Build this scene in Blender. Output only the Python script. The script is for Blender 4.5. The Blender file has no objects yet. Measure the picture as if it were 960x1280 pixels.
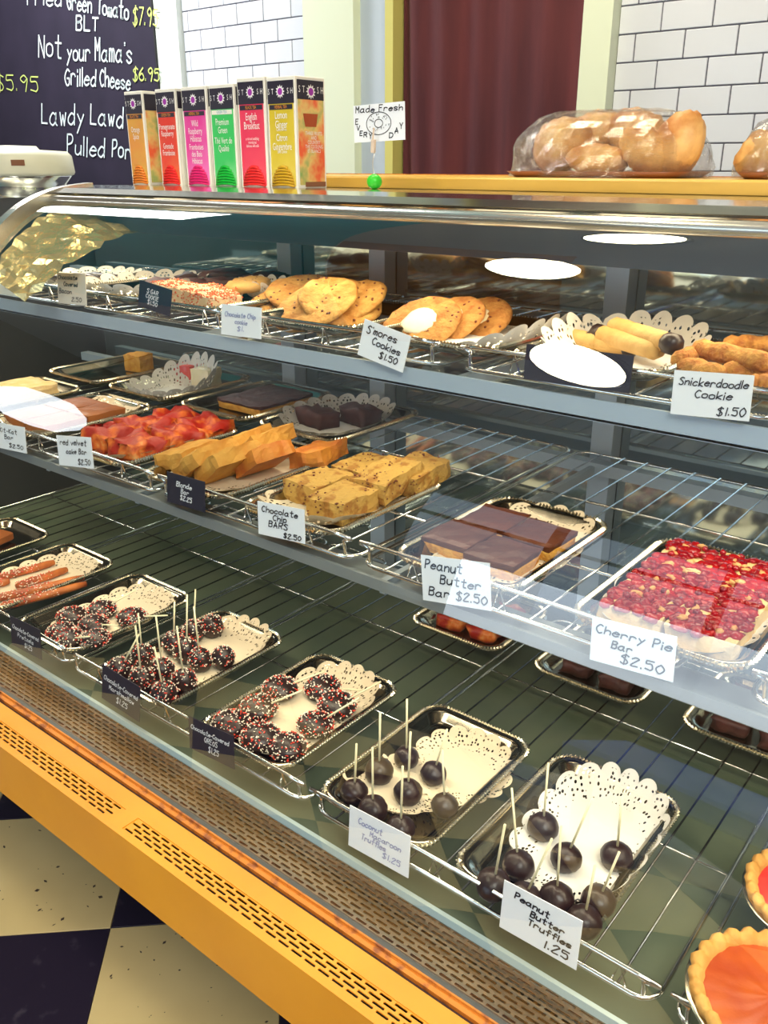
import bpy, math, random
from mathutils import Vector, Matrix, noise
random.seed(7)
R = math.radians; PI = math.pi
SC = bpy.context.scene; COL = SC.collection
Z0 = 1.27                       # eye height; every z below is given relative to it and the floor is at -1.27
# ------------------------------------------------------------ camera
FPX = 1095.0; PITCH = R(21.63); YAW = R(38.87)
cam = bpy.data.cameras.new('camera'); camo = bpy.data.objects.new('camera', cam); COL.objects.link(camo)
camo.location = (0, 0, Z0); camo.rotation_euler = (PI/2 - PITCH, 0, YAW)
cam.sensor_fit = 'VERTICAL'; cam.sensor_height = 36; cam.lens = 36*FPX/1280; cam.clip_start = .01
SC.camera = camo
SC.view_settings.view_transform = 'Standard'; SC.view_settings.look = 'None'
SC.view_settings.gamma = 1; SC.view_settings.use_curve_mapping = False; SC.view_settings.exposure = 0.15
# ------------------------------------------------------------ world: bright overcast daylight outside the shop front
w = bpy.data.worlds.new('sky'); SC.world = w; w.use_nodes = True; nt = w.node_tree; nt.nodes.clear()
tc = nt.nodes.new('ShaderNodeTexCoord'); sep = nt.nodes.new('ShaderNodeSeparateXYZ'); rp = nt.nodes.new('ShaderNodeValToRGB')
bg = nt.nodes.new('ShaderNodeBackground'); wo = nt.nodes.new('ShaderNodeOutputWorld')
nt.links.new(tc.outputs['Generated'], sep.inputs[0]); nt.links.new(sep.outputs['Z'], rp.inputs[0])
e = rp.color_ramp.elements; e[0].position = .0; e[0].color = (.20, .22, .24, 1); e[1].position = .12; e[1].color = (.62, .80, 1.0, 1)
x_ = rp.color_ramp.elements.new(.04); x_.color = (.40, .55, .72, 1); x_ = rp.color_ramp.elements.new(1); x_.color = (.55, .75, 1, 1)
nt.links.new(rp.outputs[0], bg.inputs[0]); bg.inputs[1].default_value = 1.5; nt.links.new(bg.outputs[0], wo.inputs[0])

def area(name, loc, size, power, color, rot=(0, 0, 0), sizey=None):
    l = bpy.data.lights.new(name, 'AREA'); l.shape = 'RECTANGLE'; l.size = size; l.size_y = sizey or size
    l.energy = power; l.color = color; o = bpy.data.objects.new(name, l); COL.objects.link(o)
    o.location = loc; o.rotation_euler = rot; return o
# added ceiling fill lights (kitchen side, customer side), case light strip, daylight at the shop windows
area('kitchen_fill', (-3.9, 1.9, 2.78), 1.4, 70, (1, .97, .92), sizey=.5)
area('customer_fill', (1.2, -.6, 2.78), 1.5, 95, (1, .93, .82), sizey=1.0)
area('case_light_strip', (-.5, .90, Z0-.102), 2.2, 3.4, (1, .80, .52), rot=(R(-16), 0, 0), sizey=.035)
area('window_daylight', (-1.3, -3.6, .95), 3.0, 34, (.75, .87, 1), rot=(R(90), 0, 0), sizey=.75)

area('shelf_fill', (-.6, .69, Z0-.436), 2.4, 4.5, (1, .84, .60), rot=(R(-8), 0, 0), sizey=.02)  # added fill under the middle shelf, brightens the bottom deck
area('upper_shelf_fill', (-.6, .82, Z0-.236), 2.4, 2.2, (1, .84, .60), rot=(R(-8), 0, 0), sizey=.02)  # added fill under the top shelf, brightens the shelf below

# ------------------------------------------------------------ pixel helper: point where the view ray meets a real plane
FW = Vector((-math.sin(YAW)*math.cos(PITCH), math.cos(YAW)*math.cos(PITCH), -math.sin(PITCH)))
RT = Vector((math.cos(YAW), math.sin(YAW), 0)); UP = RT.cross(FW)
def ray(x, y): return FW*FPX + RT*(x-480) - UP*(y-640)
def onY(x, y, Y): d = ray(x, y); return Vector((0, 0, Z0)) + d*(Y/d.y)
def onZ(x, y, z): d = ray(x, y); return Vector((0, 0, Z0)) + d*(z/d.z)      # z relative to the eye
def px(P):
    v = Vector(P)-Vector((0, 0, Z0)); return 480+FPX*v.dot(RT)/v.dot(FW)

# ------------------------------------------------------------ materials
M = {}
def mat(name, col, rough=.5, metal=0, col2=None, scale=20, bump=0, bscale=None, detail=3, coat=0, sss=0, ramp=(.35, .65), spec=None, trans=0, coord='Object', col3=None, stretch=None):
    m = bpy.data.materials.new(name); m.use_nodes = True; t = m.node_tree; n = t.nodes; b = n['Principled BSDF']
    b.inputs['Base Color'].default_value = (*col, 1); b.inputs['Roughness'].default_value = rough; b.inputs['Metallic'].default_value = metal
    if coat: b.inputs['Coat Weight'].default_value = coat; b.inputs['Coat Roughness'].default_value = .12
    if sss: b.inputs['Subsurface Weight'].default_value = sss; b.inputs['Subsurface Radius'].default_value = (.01, .006, .003)
    if spec is not None: b.inputs['Specular IOR Level'].default_value = spec
    tcn = n.new('ShaderNodeTexCoord'); src = tcn.outputs[coord]
    if stretch:
        mp = n.new('ShaderNodeMapping'); mp.inputs['Scale'].default_value = stretch; t.links.new(src, mp.inputs[0]); src = mp.outputs[0]
    if col2:
        nz = n.new('ShaderNodeTexNoise'); nz.inputs['Scale'].default_value = scale; nz.inputs['Detail'].default_value = detail
        cr = n.new('ShaderNodeValToRGB'); cr.color_ramp.elements[0].position = ramp[0]; cr.color_ramp.elements[1].position = ramp[1]
        cr.color_ramp.elements[0].color = (*col, 1); cr.color_ramp.elements[1].color = (*col2, 1)
        if col3: q = cr.color_ramp.elements.new(min(1, ramp[1]+.12)); q.color = (*col3, 1)
        t.links.new(src, nz.inputs['Vector']); t.links.new(nz.outputs['Fac'], cr.inputs[0]); t.links.new(cr.outputs[0], b.inputs['Base Color'])
    if bump:
        nb = n.new('ShaderNodeTexNoise'); nb.inputs['Scale'].default_value = bscale or scale*2; nb.inputs['Detail'].default_value = 4
        bp = n.new('ShaderNodeBump'); bp.inputs['Strength'].default_value = bump; bp.inputs['Distance'].default_value = .0035
        t.links.new(src, nb.inputs['Vector']); t.links.new(nb.outputs['Fac'], bp.inputs['Height']); t.links.new(bp.outputs[0], b.inputs['Normal'])
    M[name] = m; return m
def emis(name, col, s):
    m = bpy.data.materials.new(name); m.use_nodes = True; n = m.node_tree; n.nodes.clear()
    a = n.nodes.new('ShaderNodeEmission'); a.inputs[0].default_value = (*col, 1); a.inputs[1].default_value = s
    o = n.nodes.new('ShaderNodeOutputMaterial'); n.links.new(a.outputs[0], o.inputs[0]); M[name] = m
def glassmat(name, tint, ior, rough=0, bump=0, bs=40, gain=1):
    m = bpy.data.materials.new(name); m.use_nodes = True; t = m.node_tree; n = t.nodes; n.clear()
    tr = n.new('ShaderNodeBsdfTransparent'); tr.inputs[0].default_value = (*tint, 1)
    gl = n.new('ShaderNodeBsdfGlossy'); gl.inputs['Roughness'].default_value = rough
    fr = n.new('ShaderNodeFresnel'); ge = n.new('ShaderNodeNewGeometry'); m1 = n.new('ShaderNodeMath'); m1.operation = 'MULTIPLY_ADD'; m1.inputs[1].default_value = -2; m1.inputs[2].default_value = 1
    pw_ = n.new('ShaderNodeMath'); pw_.operation = 'POWER'; pw_.inputs[0].default_value = ior     # thin sheet: the same reflectance from both faces
    t.links.new(ge.outputs['Backfacing'], m1.inputs[0]); t.links.new(m1.outputs[0], pw_.inputs[1]); t.links.new(pw_.outputs[0], fr.inputs[0])
    mx = n.new('ShaderNodeMixShader'); o = n.new('ShaderNodeOutputMaterial')
    if gain != 1:
        g = n.new('ShaderNodeMath'); g.operation = 'MULTIPLY'; g.inputs[1].default_value = gain; g.use_clamp = True
        t.links.new(fr.outputs[0], g.inputs[0]); t.links.new(g.outputs[0], mx.inputs[0])
    else: t.links.new(fr.outputs[0], mx.inputs[0])
    t.links.new(tr.outputs[0], mx.inputs[1]); t.links.new(gl.outputs[0], mx.inputs[2]); t.links.new(mx.outputs[0], o.inputs[0])
    if bump:
        nb = n.new('ShaderNodeTexNoise'); nb.inputs['Scale'].default_value = bs; nb.inputs['Detail'].default_value = 2; nb.inputs['Distortion'].default_value = 1.5
        bp = n.new('ShaderNodeBump'); bp.inputs['Strength'].default_value = bump; bp.inputs['Distance'].default_value = .004
        t.links.new(nb.outputs['Fac'], bp.inputs['Height']); t.links.new(bp.outputs[0], gl.inputs['Normal']); t.links.new(bp.outputs[0], fr.inputs['Normal'])
    M[name] = m
def lacemat(name, col):
    m = bpy.data.materials.new(name); m.use_nodes = True; t = m.node_tree; n = t.nodes; b = n['Principled BSDF']; o = n['Material Output']
    b.inputs['Base Color'].default_value = (*col, 1); b.inputs['Roughness'].default_value = .8
    tcn = n.new('ShaderNodeTexCoord'); sp = n.new('ShaderNodeSeparateXYZ'); t.links.new(tcn.outputs['UV'], sp.inputs[0])
    vo = n.new('ShaderNodeTexVoronoi'); vo.inputs['Scale'].default_value = 1.0; vo.inputs['Randomness'].default_value = .55
    mp = n.new('ShaderNodeMapping'); mp.inputs['Scale'].default_value = (5, 13, 1); t.links.new(tcn.outputs['UV'], mp.inputs[0]); t.links.new(mp.outputs[0], vo.inputs['Vector'])
    lt = n.new('ShaderNodeMath'); lt.operation = 'LESS_THAN'; lt.inputs[1].default_value = .30; t.links.new(vo.outputs['Distance'], lt.inputs[0])
    g1 = n.new('ShaderNodeMath'); g1.operation = 'GREATER_THAN'; g1.inputs[1].default_value = .50; t.links.new(sp.outputs['Y'], g1.inputs[0])
    g2 = n.new('ShaderNodeMath'); g2.operation = 'LESS_THAN'; g2.inputs[1].default_value = .93; t.links.new(sp.outputs['Y'], g2.inputs[0])
    a = n.new('ShaderNodeMath'); a.operation = 'MULTIPLY'; c = n.new('ShaderNodeMath'); c.operation = 'MULTIPLY'
    t.links.new(lt.outputs[0], a.inputs[0]); t.links.new(g1.outputs[0], a.inputs[1]); t.links.new(a.outputs[0], c.inputs[0]); t.links.new(g2.outputs[0], c.inputs[1])
    tr = n.new('ShaderNodeBsdfTransparent'); mx = n.new('ShaderNodeMixShader')
    t.links.new(c.outputs[0], mx.inputs[0]); t.links.new(b.outputs[0], mx.inputs[1]); t.links.new(tr.outputs[0], mx.inputs[2]); t.links.new(mx.outputs[0], o.inputs[0])
    M[name] = m

mat('yellow_paint', (.76, .32, .016), .42, col2=(.68, .27, .014), scale=6, bump=.06, bscale=60)
mat('yellow_wood', (.62, .36, .05), .38, col2=(.70, .42, .07), scale=5, stretch=(1, 8, 8))
mat('orange_trim', (.60, .20, .02), .5, col2=(.25, .07, .02), scale=60, ramp=(.5, .66))
mat('seam_dark', (.05, .025, .02), .8)  # dark brown tone for the narrow gap in the ledge
mat('steel', (.62, .64, .64), .28, 1, bump=.05, bscale=90)
mat('chrome', (.80, .81, .80), .10, 1)
mat('chrome_dark_reflect', (.16, .165, .16), .25, 1); mat('grille_metal', (.15, .14, .115), .5, .7)  # bottom rack wires: dark reflections put into the chrome colour
mat('polished', (.66, .65, .60), .12, 1)
mat('brushed', (.60, .60, .58), .32, 1)
mat('silver_tray', (.42, .38, .30), .14, 1, col2=(.26, .23, .18), scale=14, bump=.05, bscale=30)
mat('bead', (.66, .60, .46), .2, 1)
mat('deck_grey', (.085, .115, .075), .5, col2=(.13, .155, .10), scale=9, bump=.03)
mat('mirror_door', (.42, .50, .52), .06, .9)
mat('case_dark', (.035, .04, .045), .35)
mat('fascia', (.42, .52, .62), .38, .15)
mat('post_grey', (.40, .47, .54), .4, .2)
mat('case_side', (.30, .34, .36), .3, .4)
mat('pale_ledge', (.55, .66, .66), .4)
mat('gold_film', (.80, .62, .28), .25, .75, bump=1.0, bscale=45)
mat('alu', (.78, .76, .70), .25, .9)
mat('wall_white', (.80, .86, .84), .7)
mat('pilaster_cream', (.80, .86, .68), .6)
mat('pilaster_yellow', (.72, .66, .20), .6)
mat('recess_blue', (.58, .66, .80), .6)
mat('wall_tile', (.80, .83, .93), .12, coat=.3)
mat('grout', (.12, .12, .16), .9)
mat('chalkboard', (.010, .007, .026), .85, col2=(.017, .012, .036), scale=5)
mat('board_edge', (.015, .015, .02), .6)
mat('chalk', (.72, .84, .90), .9); mat('chalk_yellow', (.60, .72, .20), .9)
mat('curtain', (.085, .018, .026), .85, col2=(.15, .03, .035), scale=3, bump=.3, bscale=220, stretch=(3, 1, .4))
mat('ceiling', (.8, .8, .78), .9); mat('teal_reflect', (.05, .55, .72), .6, col2=(.08, .68, .80), scale=2); mat('orange_reflect', (.85, .32, .05), .6, col2=(.5, .2, .05), scale=4); mat('room_wall', (.26, .20, .15), .8); mat('mullion', (.03, .035, .04), .5); mat('teal_wall', (.02, .22, .30), .6)
mat('vct_cream', (.76, .60, .29), .32, col2=(.70, .54, .25), scale=5)
mat('vct_black', (.022, .016, .035), .28, col2=(.06, .05, .075), scale=35, ramp=(.6, .75))
mat('speck', (.07, .045, .03), .5)
mat('floor_base', (.03, .03, .03), .8)
mat('paper', (.86, .90, .96), .75); mat('paper_cream', (.84, .82, .72), .75); mat('card_black', (.012, .011, .028), .55)
mat('ink', (.01, .01, .02), .6); mat('ink_pale', (.35, .38, .62), .6); mat('ink_blue', (.02, .03, .15), .6); mat('ink_white', (.85, .88, .92), .7)
mat('chocolate', (.014, .005, .005), .36, col2=(.028, .009, .007), scale=40, bump=.3, bscale=60)
mat('stick', (.82, .76, .50), .6)
mat('spr_white', (.95, .85, .70), .5); mat('spr_red', (.85, .05, .02), .4)
mat('cookie', (.42, .17, .03), .85, col2=(.62, .34, .09), scale=55, bump=1, bscale=150)
mat('cookie_edge', (.36, .12, .025), .85, col2=(.56, .27, .07), scale=55, bump=1, bscale=150)
mat('chip', (.16, .035, .012), .45)
mat('marshmallow', (.88, .78, .52), .5, col2=(.92, .84, .64), scale=30, sss=.2)
mat('shortbread', (.52, .29, .08), .8, col2=(.64, .40, .14), scale=40, bump=.5, bscale=120)
mat('snicker', (.42, .13, .02), .8, col2=(.68, .33, .07), scale=90, bump=1, bscale=220)
mat('sugar', (.80, .58, .34), .7)
mat('blondie', (.50, .21, .025), .75, col2=(.62, .32, .055), scale=35, bump=.5, bscale=100)
mat('blondie_dark', (.50, .13, .02), .6, col2=(.62, .24, .03), scale=35, bump=.5, bscale=90)
mat('oatbar', (.56, .33, .075), .8, col2=(.38, .17, .03), scale=60, bump=1, bscale=120, ramp=(.5, .62))
mat('redvelvet', (.36, .012, .004), .5, col2=(.70, .16, .02), scale=34, bump=.9, bscale=40, ramp=(.48, .60), col3=(.80, .50, .18), detail=5)
mat('caramel', (.27, .075, .014), .5, col2=(.36, .11, .02), scale=14, bump=.2)
mat('brownie', (.085, .018, .012), .6, col2=(.05, .012, .01), scale=40, bump=.6, bscale=80)
mat('pbtop', (.075, .018, .007), .4, col2=(.12, .03, .01), scale=18, bump=.15)
mat('pbbase', (.62, .26, .03), .85, col2=(.75, .40, .07), scale=90, bump=1, bscale=160)
mat('crust', (.76, .50, .20), .8, col2=(.80, .60, .32), scale=50, bump=.8, bscale=90)
mat('cherry', (.24, .0, .008), .22, col2=(.50, .008, .008), scale=50, bump=.7, bscale=70, coat=.2)
mat('cherry_lump', (.42, .0, .01), .16, col2=(.18, 0, .008), scale=60, coat=.3)
mat('crumble', (.72, .30, .10), .7, col2=(.82, .50, .20), scale=60, bump=.7)
mat('pie_orange', (.36, .045, .003), .4, col2=(.50, .10, .008), scale=22, bump=.25, coat=.2)
mat('pie_red', (.66, .03, .03), .3, col2=(.80, .10, .08), scale=22, coat=.4)
mat('pie_crust', (.52, .23, .035), .75, col2=(.66, .36, .09), scale=40, bump=.7)
mat('pretzel', (.26, .045, .010), .45, col2=(.55, .16, .03), scale=30, bump=.4)
mat('croissant', (.50, .16, .02), .5, col2=(.86, .52, .18), scale=16, bump=.9, bscale=45, ramp=(.38, .62), detail=5)
mat('brown_tray', (.30, .10, .03), .4)
mat('green_ball', (.04, .62, .03), .35); mat('twig', (.72, .58, .46), .6); mat('clip_wire', (.7, .72, .7), .3, .8)
mat('pan_cream', (.78, .76, .60), .4); mat('badge', (.25, .10, .05), .4)
mat('box_white', (.86, .84, .76), .5); mat('box_black', (.02, .015, .03), .35); mat('logo_purple', (.35, .03, .40), .4); mat('logo_white', (.85, .85, .85), .5)
mat('tea_orange', (.75, .30, .05), .4, col2=(.70, .40, .06), scale=20); mat('tea_red', (.74, .04, .02), .4, col2=(.80, .14, .04), scale=14)
mat('tea_pink', (.78, .03, .30), .4, col2=(.86, .20, .55), scale=10); mat('tea_green', (.04, .55, .12), .4, col2=(.35, .75, .40), scale=10, ramp=(.5, .8))
mat('tea_crimson', (.80, .03, .10), .4, col2=(.85, .08, .12), scale=10); mat('tea_yellow', (.66, .50, .02), .4, col2=(.75, .58, .08), scale=12)
mat('tea_mix', (.85, .12, .04), .4, col2=(.80, .55, .18), scale=26, ramp=(.40, .55), col3=(.25, .42, .12)); mat('tea_side', (.70, .06, .04), .4, col2=(.35, .50, .05), scale=22)
mat('pk_orange', (.85, .25, .03), .4); mat('pk_red', (.85, .02, .02), .4); mat('pk_pink', (.80, .01, .18), .4); mat('pk_green', (.0, .50, .04), .4); mat('pk_yellow', (.62, .36, .01), .4)
mat('leaf', (.25, .55, .08), .5); mat('text_white', (.9, .9, .88), .6); mat('text_orange', (.85, .30, .02), .6); mat('text_blue', (.15, .45, .55), .6)
glassmat('glass', (.92, .96, .95), 1.85)
glassmat('wrap', (.99, .99, .99), 1.45, .10, 1.0, 60, gain=1.6)
lacemat('lace', (.76, .64, .46)); lacemat('lace_cool', (.76, .74, .70))
mat('spr_coral', (.75, .13, .03), .6)
mat('blue_cloth', (.03, .12, .75), .7)
emis('globe_glow', (.86, .93, 1), 7)
emis('lamp_glow', (1, .90, .62), 45)

# ------------------------------------------------------------ mesh builder
class MB:
    def __init__(s): s.v = []; s.f = []; s.uv = None
    def add(s, vs, fs):
        o = len(s.v); s.v += [tuple(p) for p in vs]; s.f += [tuple(i+o for i in f) for f in fs]; return s
    def box(s, c, d, rz=0, rx=0, ry=0, bev=0):
        x, y, z = [k/2 for k in d]; mtx = Matrix.Translation(c) @ Matrix.Rotation(rz, 4, 'Z') @ Matrix.Rotation(ry, 4, 'Y') @ Matrix.Rotation(rx, 4, 'X')
        if bev:
            b = bev; P = []
            for lx, ly, lz in ((x-b, y-b, -z), (x, y, -z+b), (x, y, z-b), (x-b, y-b, z)):
                r_ = b if lx == x else b*.6
                P.append([(lx, -ly+r_), (lx, ly-r_), (lx-r_, ly), (-lx+r_, ly), (-lx, ly-r_), (-lx, -ly+r_), (-lx+r_, -ly), (lx-r_, -ly)])
            vs = [mtx @ Vector((a, b_, k)) for L, k in zip(P, (-z, -z+b, z-b, z)) for a, b_ in L]; fs = []
            for k in range(3):
                for i in range(8): j = (i+1) % 8; fs.append((k*8+i, k*8+j, k*8+8+j, k*8+8+i))
            fs += [tuple(range(7, -1, -1)), tuple(range(24, 32))]
            return s.add(vs, fs)
        vs = [mtx @ Vector((a*x, b*y, c_*z)) for a, b, c_ in ((-1,-1,-1),(1,-1,-1),(1,1,-1),(-1,1,-1),(-1,-1,1),(1,-1,1),(1,1,1),(-1,1,1))]
        return s.add(vs, [(0,3,2,1),(4,5,6,7),(0,1,5,4),(1,2,6,5),(2,3,7,6),(3,0,4,7)])
    def tube(s, path, r, n=6, closed=False, cap=True):
        P = [Vector(p) for p in path]; L = len(P); rs = r if isinstance(r, (list, tuple)) else [r]*L; vs = []
        up = None
        for i in range(L):
            a = P[i-1] if (i or closed) else P[i]; b = P[(i+1) % L] if (i < L-1 or closed) else P[i]
            t = (b-a).normalized()
            if up is None:
                up = Vector((0, 0, 1)) if abs(t.z) < .9 else Vector((1, 0, 0))
            u = (up-t*up.dot(t)).normalized(); w_ = t.cross(u); up = u
            for k in range(n): an = 2*PI*k/n; vs.append(P[i]+(u*math.cos(an)+w_*math.sin(an))*rs[i])
        fs = []
        for i in range(L if closed else L-1):
            j = (i+1) % L
            for k in range(n): q = (k+1) % n; fs.append((i*n+k, i*n+q, j*n+q, j*n+k))
        if cap and not closed: fs += [tuple(range(n-1, -1, -1)), tuple(range((L-1)*n, L*n))]
        return s.add(vs, fs)
    def loops(s, Ls, closed=True, cap0=True, cap1=True):
        n = len(Ls[0]); vs = [p for L in Ls for p in L]; fs = []
        for k in range(len(Ls)-1):
            for i in range(n if closed else n-1): j = (i+1) % n; fs.append((k*n+i, k*n+j, k*n+n+j, k*n+n+i))
        if cap0: fs.append(tuple(range(n-1, -1, -1)))
        if cap1: fs.append(tuple(range((len(Ls)-1)*n, len(Ls)*n)))
        return s.add(vs, fs)
    def lathe(s, prof, n=24, c=(0, 0, 0), sx=1, sy=1):
        return s.loops([[(c[0]+r*sx*math.cos(2*PI*k/n), c[1]+r*sy*math.sin(2*PI*k/n), c[2]+z) for k in range(n)] for r, z in prof])
    def blob(s, c, r, amp=.08, seed=0, nu=14, nv=9, freq=1.6, flat=0, mtx=None, sq=1):
        vs = []; c = Vector(c)
        def P(d):
            k = 1+amp*noise.noise(d*freq+Vector((seed*3.7, seed*1.3, 0)))*1.6
            q = Vector([math.copysign(abs(a)**sq, a) for a in d])
            p = Vector((q.x*r[0]*k, q.y*r[1]*k, q.z*r[2]*k))
            if flat and p.z < -r[2]*flat: p.z = -r[2]*flat
            if mtx: p = mtx @ p
            return c+p
        vs.append(P(Vector((0, 0, 1))))
        for j in range(1, nv):
            th = PI*j/nv
            for i in range(nu): ph = 2*PI*i/nu; vs.append(P(Vector((math.sin(th)*math.cos(ph), math.sin(th)*math.sin(ph), math.cos(th)))))
        vs.append(P(Vector((0, 0, -1)))); fs = []
        for i in range(nu):
            k = (i+1) % nu; fs.append((0, 1+i, 1+k)); o = 1+(nv-2)*nu; fs.append((len(vs)-1, o+k, o+i))
            for j in range(nv-2): a = 1+j*nu; fs.append((a+i, a+nu+i, a+nu+k, a+k))
        return s.add(vs, fs)
    def mesh(s, name, m, smooth=False):
        me = bpy.data.meshes.new(name); me.from_pydata(s.v, [], s.f)
        if smooth: me.polygons.foreach_set('use_smooth', [True]*len(me.polygons))
        if s.uv:
            l = me.uv_layers.new(name='UVMap')
            for lp in me.loops: l.data[lp.index].uv = s.uv[lp.vertex_index]
        me.materials.append(M[m]); me.update(); return me
    def build(s, name, m, parent=None, loc=None, rz=0, smooth=False, kind=None):
        return put(name, s.mesh(name, m, smooth), parent, loc, rz, kind)
def put(name, me, parent=None, loc=None, rot=0, kind=None, label=None):
    o = bpy.data.objects.new(name, me); COL.objects.link(o)
    if parent: o.parent = parent
    if loc is not None: o.location = loc
    o.rotation_euler = rot if isinstance(rot, (tuple, list)) else (0, 0, rot)
    if kind: o['kind'] = kind
    if label: o['label'] = label
    return o
def tag(o, label=None, cat=None, group=None, kind=None):
    if label: o['label'] = label
    if cat: o['category'] = cat
    if group: o['group'] = group
    if kind: o['kind'] = kind
    return o
def thing(name, label, cat, loc=(0, 0, 0), rot=0, group=None):
    o = bpy.data.objects.new(name, None); COL.objects.link(o); o.location = loc; o.empty_display_size = .02
    o.rotation_euler = rot if isinstance(rot, (tuple, list)) else (0, 0, rot)
    return tag(o, label, cat, group)
def smooth_path(P, sub=6, closed=False):
    P = [Vector(p) for p in P]; n = len(P); out = []
    for i in range(n if closed else n-1):
        a, b, c, d = (P[(i-1) % n] if closed or i else P[i]), P[i], P[(i+1) % n], (P[(i+2) % n] if closed or i+2 < n else P[(i+1) % n])
        for k in range(sub):
            t = k/sub; out.append(.5*((2*b)+(c-a)*t+(2*a-5*b+4*c-d)*t*t+(3*b-a-3*c+d)*t**3))
    if not closed: out.append(P[-1])
    return out
def rr(hx, hy, r, z, n=5, cx=0, cy=0):
    r = min(r, hx*.99, hy*.99); out = []
    for q, (sx, sy) in enumerate(((1, 1), (-1, 1), (-1, -1), (1, -1))):
        for k in range(n+1):
            a = PI/2*q+PI/2*k/n; out.append((cx+sx*(hx-r)+r*math.cos(a), cy+sy*(hy-r)+r*math.sin(a), z))
    return out
ORD = ['first', 'second', 'third', 'fourth', 'fifth', 'sixth', 'seventh', 'eighth', 'ninth', 'tenth', 'eleventh', 'twelfth', 'thirteenth', 'fourteenth']
def ranks(pts):                                   # ordinal from the left for each image position
    o = sorted(range(len(pts)), key=lambda i: (pts[i][0], pts[i][1])); return {i: ORD[k] for k, i in enumerate(o)}

# ------------------------------------------------------------ hand lettering: single-stroke glyphs turned into flat pen strokes
G = {'a':"442503012042454150",'b':"0900 03254442301001",'c':"4425030120 41",'d':"442503012042 4940",'e':"0343442503012041",'f':"48392820 !0545",'g':"442503012042 454b2d0c",
'h':"0900 03254440",'i':"0500 0708",'j':"252b0d 2728",'k':"0900 !450240",'l':"0900",'m':"0500 03152420 23354440",'n':"0500 03254440",'o':"25040120414425",'p':"050d 032544412001",'r':"0500 03153544",
's':"4425041332412001",'t':"29213040 !0646",'u':"05012042 4540",'v':"!052045",'w':"!0510243045",'x':"!0540 !4500",'y':"!0522 !450c",'z':"!05450040",
'A':"!002940 !0343",'B':"!0900 0939472505 0535423000",'C':"482906032041",'D':"!0900 0938453100",'E':"!4909 !090040 !0535",'F':"!4909 !0900 !0535",'G':"48290603204144 !4424",'H':"!0900 !4940 !0545",
'I':"!0900",'K':"!0900 !490540",'L':"!090040",'M':"!0009244940",'N':"!00094049",'O':"290603204346 4629",'P':"!0900 0939473504",'R':"!0900 0939473504 !2440",'S':"482907163442301001",'T':"!0949 !2920",
'V':"!092049",'W':"!0910263049",'Y':"!092449 !2420",'X':"!0940 !4900",'0':"29060320434629",'1':"!1910",'2':"072948360040",'3':"08294735 35422001",'4':"!39034393 !3930",'5':"!4909 0906364320 2001",
'6':"3905022041432503",'7':"!094910",'8':"29072542200245 4729",'9':"472907254730",'$':"482907163442301001 !2T2a",'.':"0001",'-':"!0434",'&':"40072927014043","'":"0908",',':"010a"}
G['c'] = "442503012041"; G['4'] = "!390343 !3930"; G['O'] = "29060320434629"; G['8'] = "290725422002254729"; G['5'] = "!4909 0906364230 3001"
def glyph(ch):
    out = []; wmax = 0
    for st in G.get(ch, '').split():
        straight = st[0] == '!'; st = st.lstrip('!'); P = []
        for i in range(0, len(st), 2):
            c = st[i+1]; y = 10 if c == 'T' else (int(c) if c.isdigit() else -(ord(c)-96)); P.append((int(st[i]), y, 0)); wmax = max(wmax, int(st[i]))
        out.append(P if straight else [tuple(p) for p in smooth_path(P, 4)])
    return out, wmax
def lettering(lines, weight, seed=0, slant=.12):
    """lines: (text, x0, x1, baseline0, baseline1, height) in the plane's own x,z; gives pen strokes as a mesh in the x,z plane facing -y."""
    rnd = random.Random(seed); mb = MB()
    for text, x0, x1, z0, z1, h in lines:
        gs = []; cur = 0
        for ch in text:
            if ch == ' ': cur += 4; continue
            g, wd = glyph(ch); gs.append((g, cur)); cur += wd+(2.0 if wd > 1 else 2.3)
        sx = (x1-x0)/max(cur-2, 1); sz = h/9
        for g, cx in gs:
            jz = rnd.uniform(-.5, .5); js = rnd.uniform(.92, 1.1)
            for st in g:
                Q = []
                for p in st:
                    u = (cx+p[0]+slant*p[1]*min(1, sz/sx))*sx; Q.append((x0+u, z0+(z1-z0)*u/max(x1-x0, 1e-6)+(p[1]*js+jz)*sz))
                for i in range(len(Q)-1):
                    a = Vector(Q[i]); b = Vector(Q[i+1]); d = b-a
                    if d.length < 1e-6: d = Vector((0, weight*.3))
                    d.normalize(); n_ = Vector((-d.y, d.x))*weight/2; e_ = d*weight*.35; a = a-e_; b = b+e_
                    y = -.0001*(i % 2)
                    mb.add([(a.x+n_.x, y, a.y+n_.y), (a.x-n_.x, y, a.y-n_.y), (b.x-n_.x, y, b.y-n_.y), (b.x+n_.x, y, b.y+n_.y)], [(0, 1, 2, 3)])
    return mb
def print_text(txt, size, m, parent, loc, rot=(PI/2, 0, 0), sx=1, name='printed_text', space=1):
    c = bpy.data.curves.new('t', 'FONT'); c.body = txt; c.size = size; c.align_x = 'CENTER'; c.align_y = 'CENTER'; c.resolution_u = 2; c.space_character = space; c.space_line = .85
    o = bpy.data.objects.new('t', c); me = bpy.data.meshes.new_from_object(o); bpy.data.objects.remove(o); bpy.data.curves.remove(c)
    me.name = name; me.materials.clear(); me.materials.append(M[m]); r = put(name, me, parent, loc, rot); r.scale = (sx, 1, 1); return r

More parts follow.
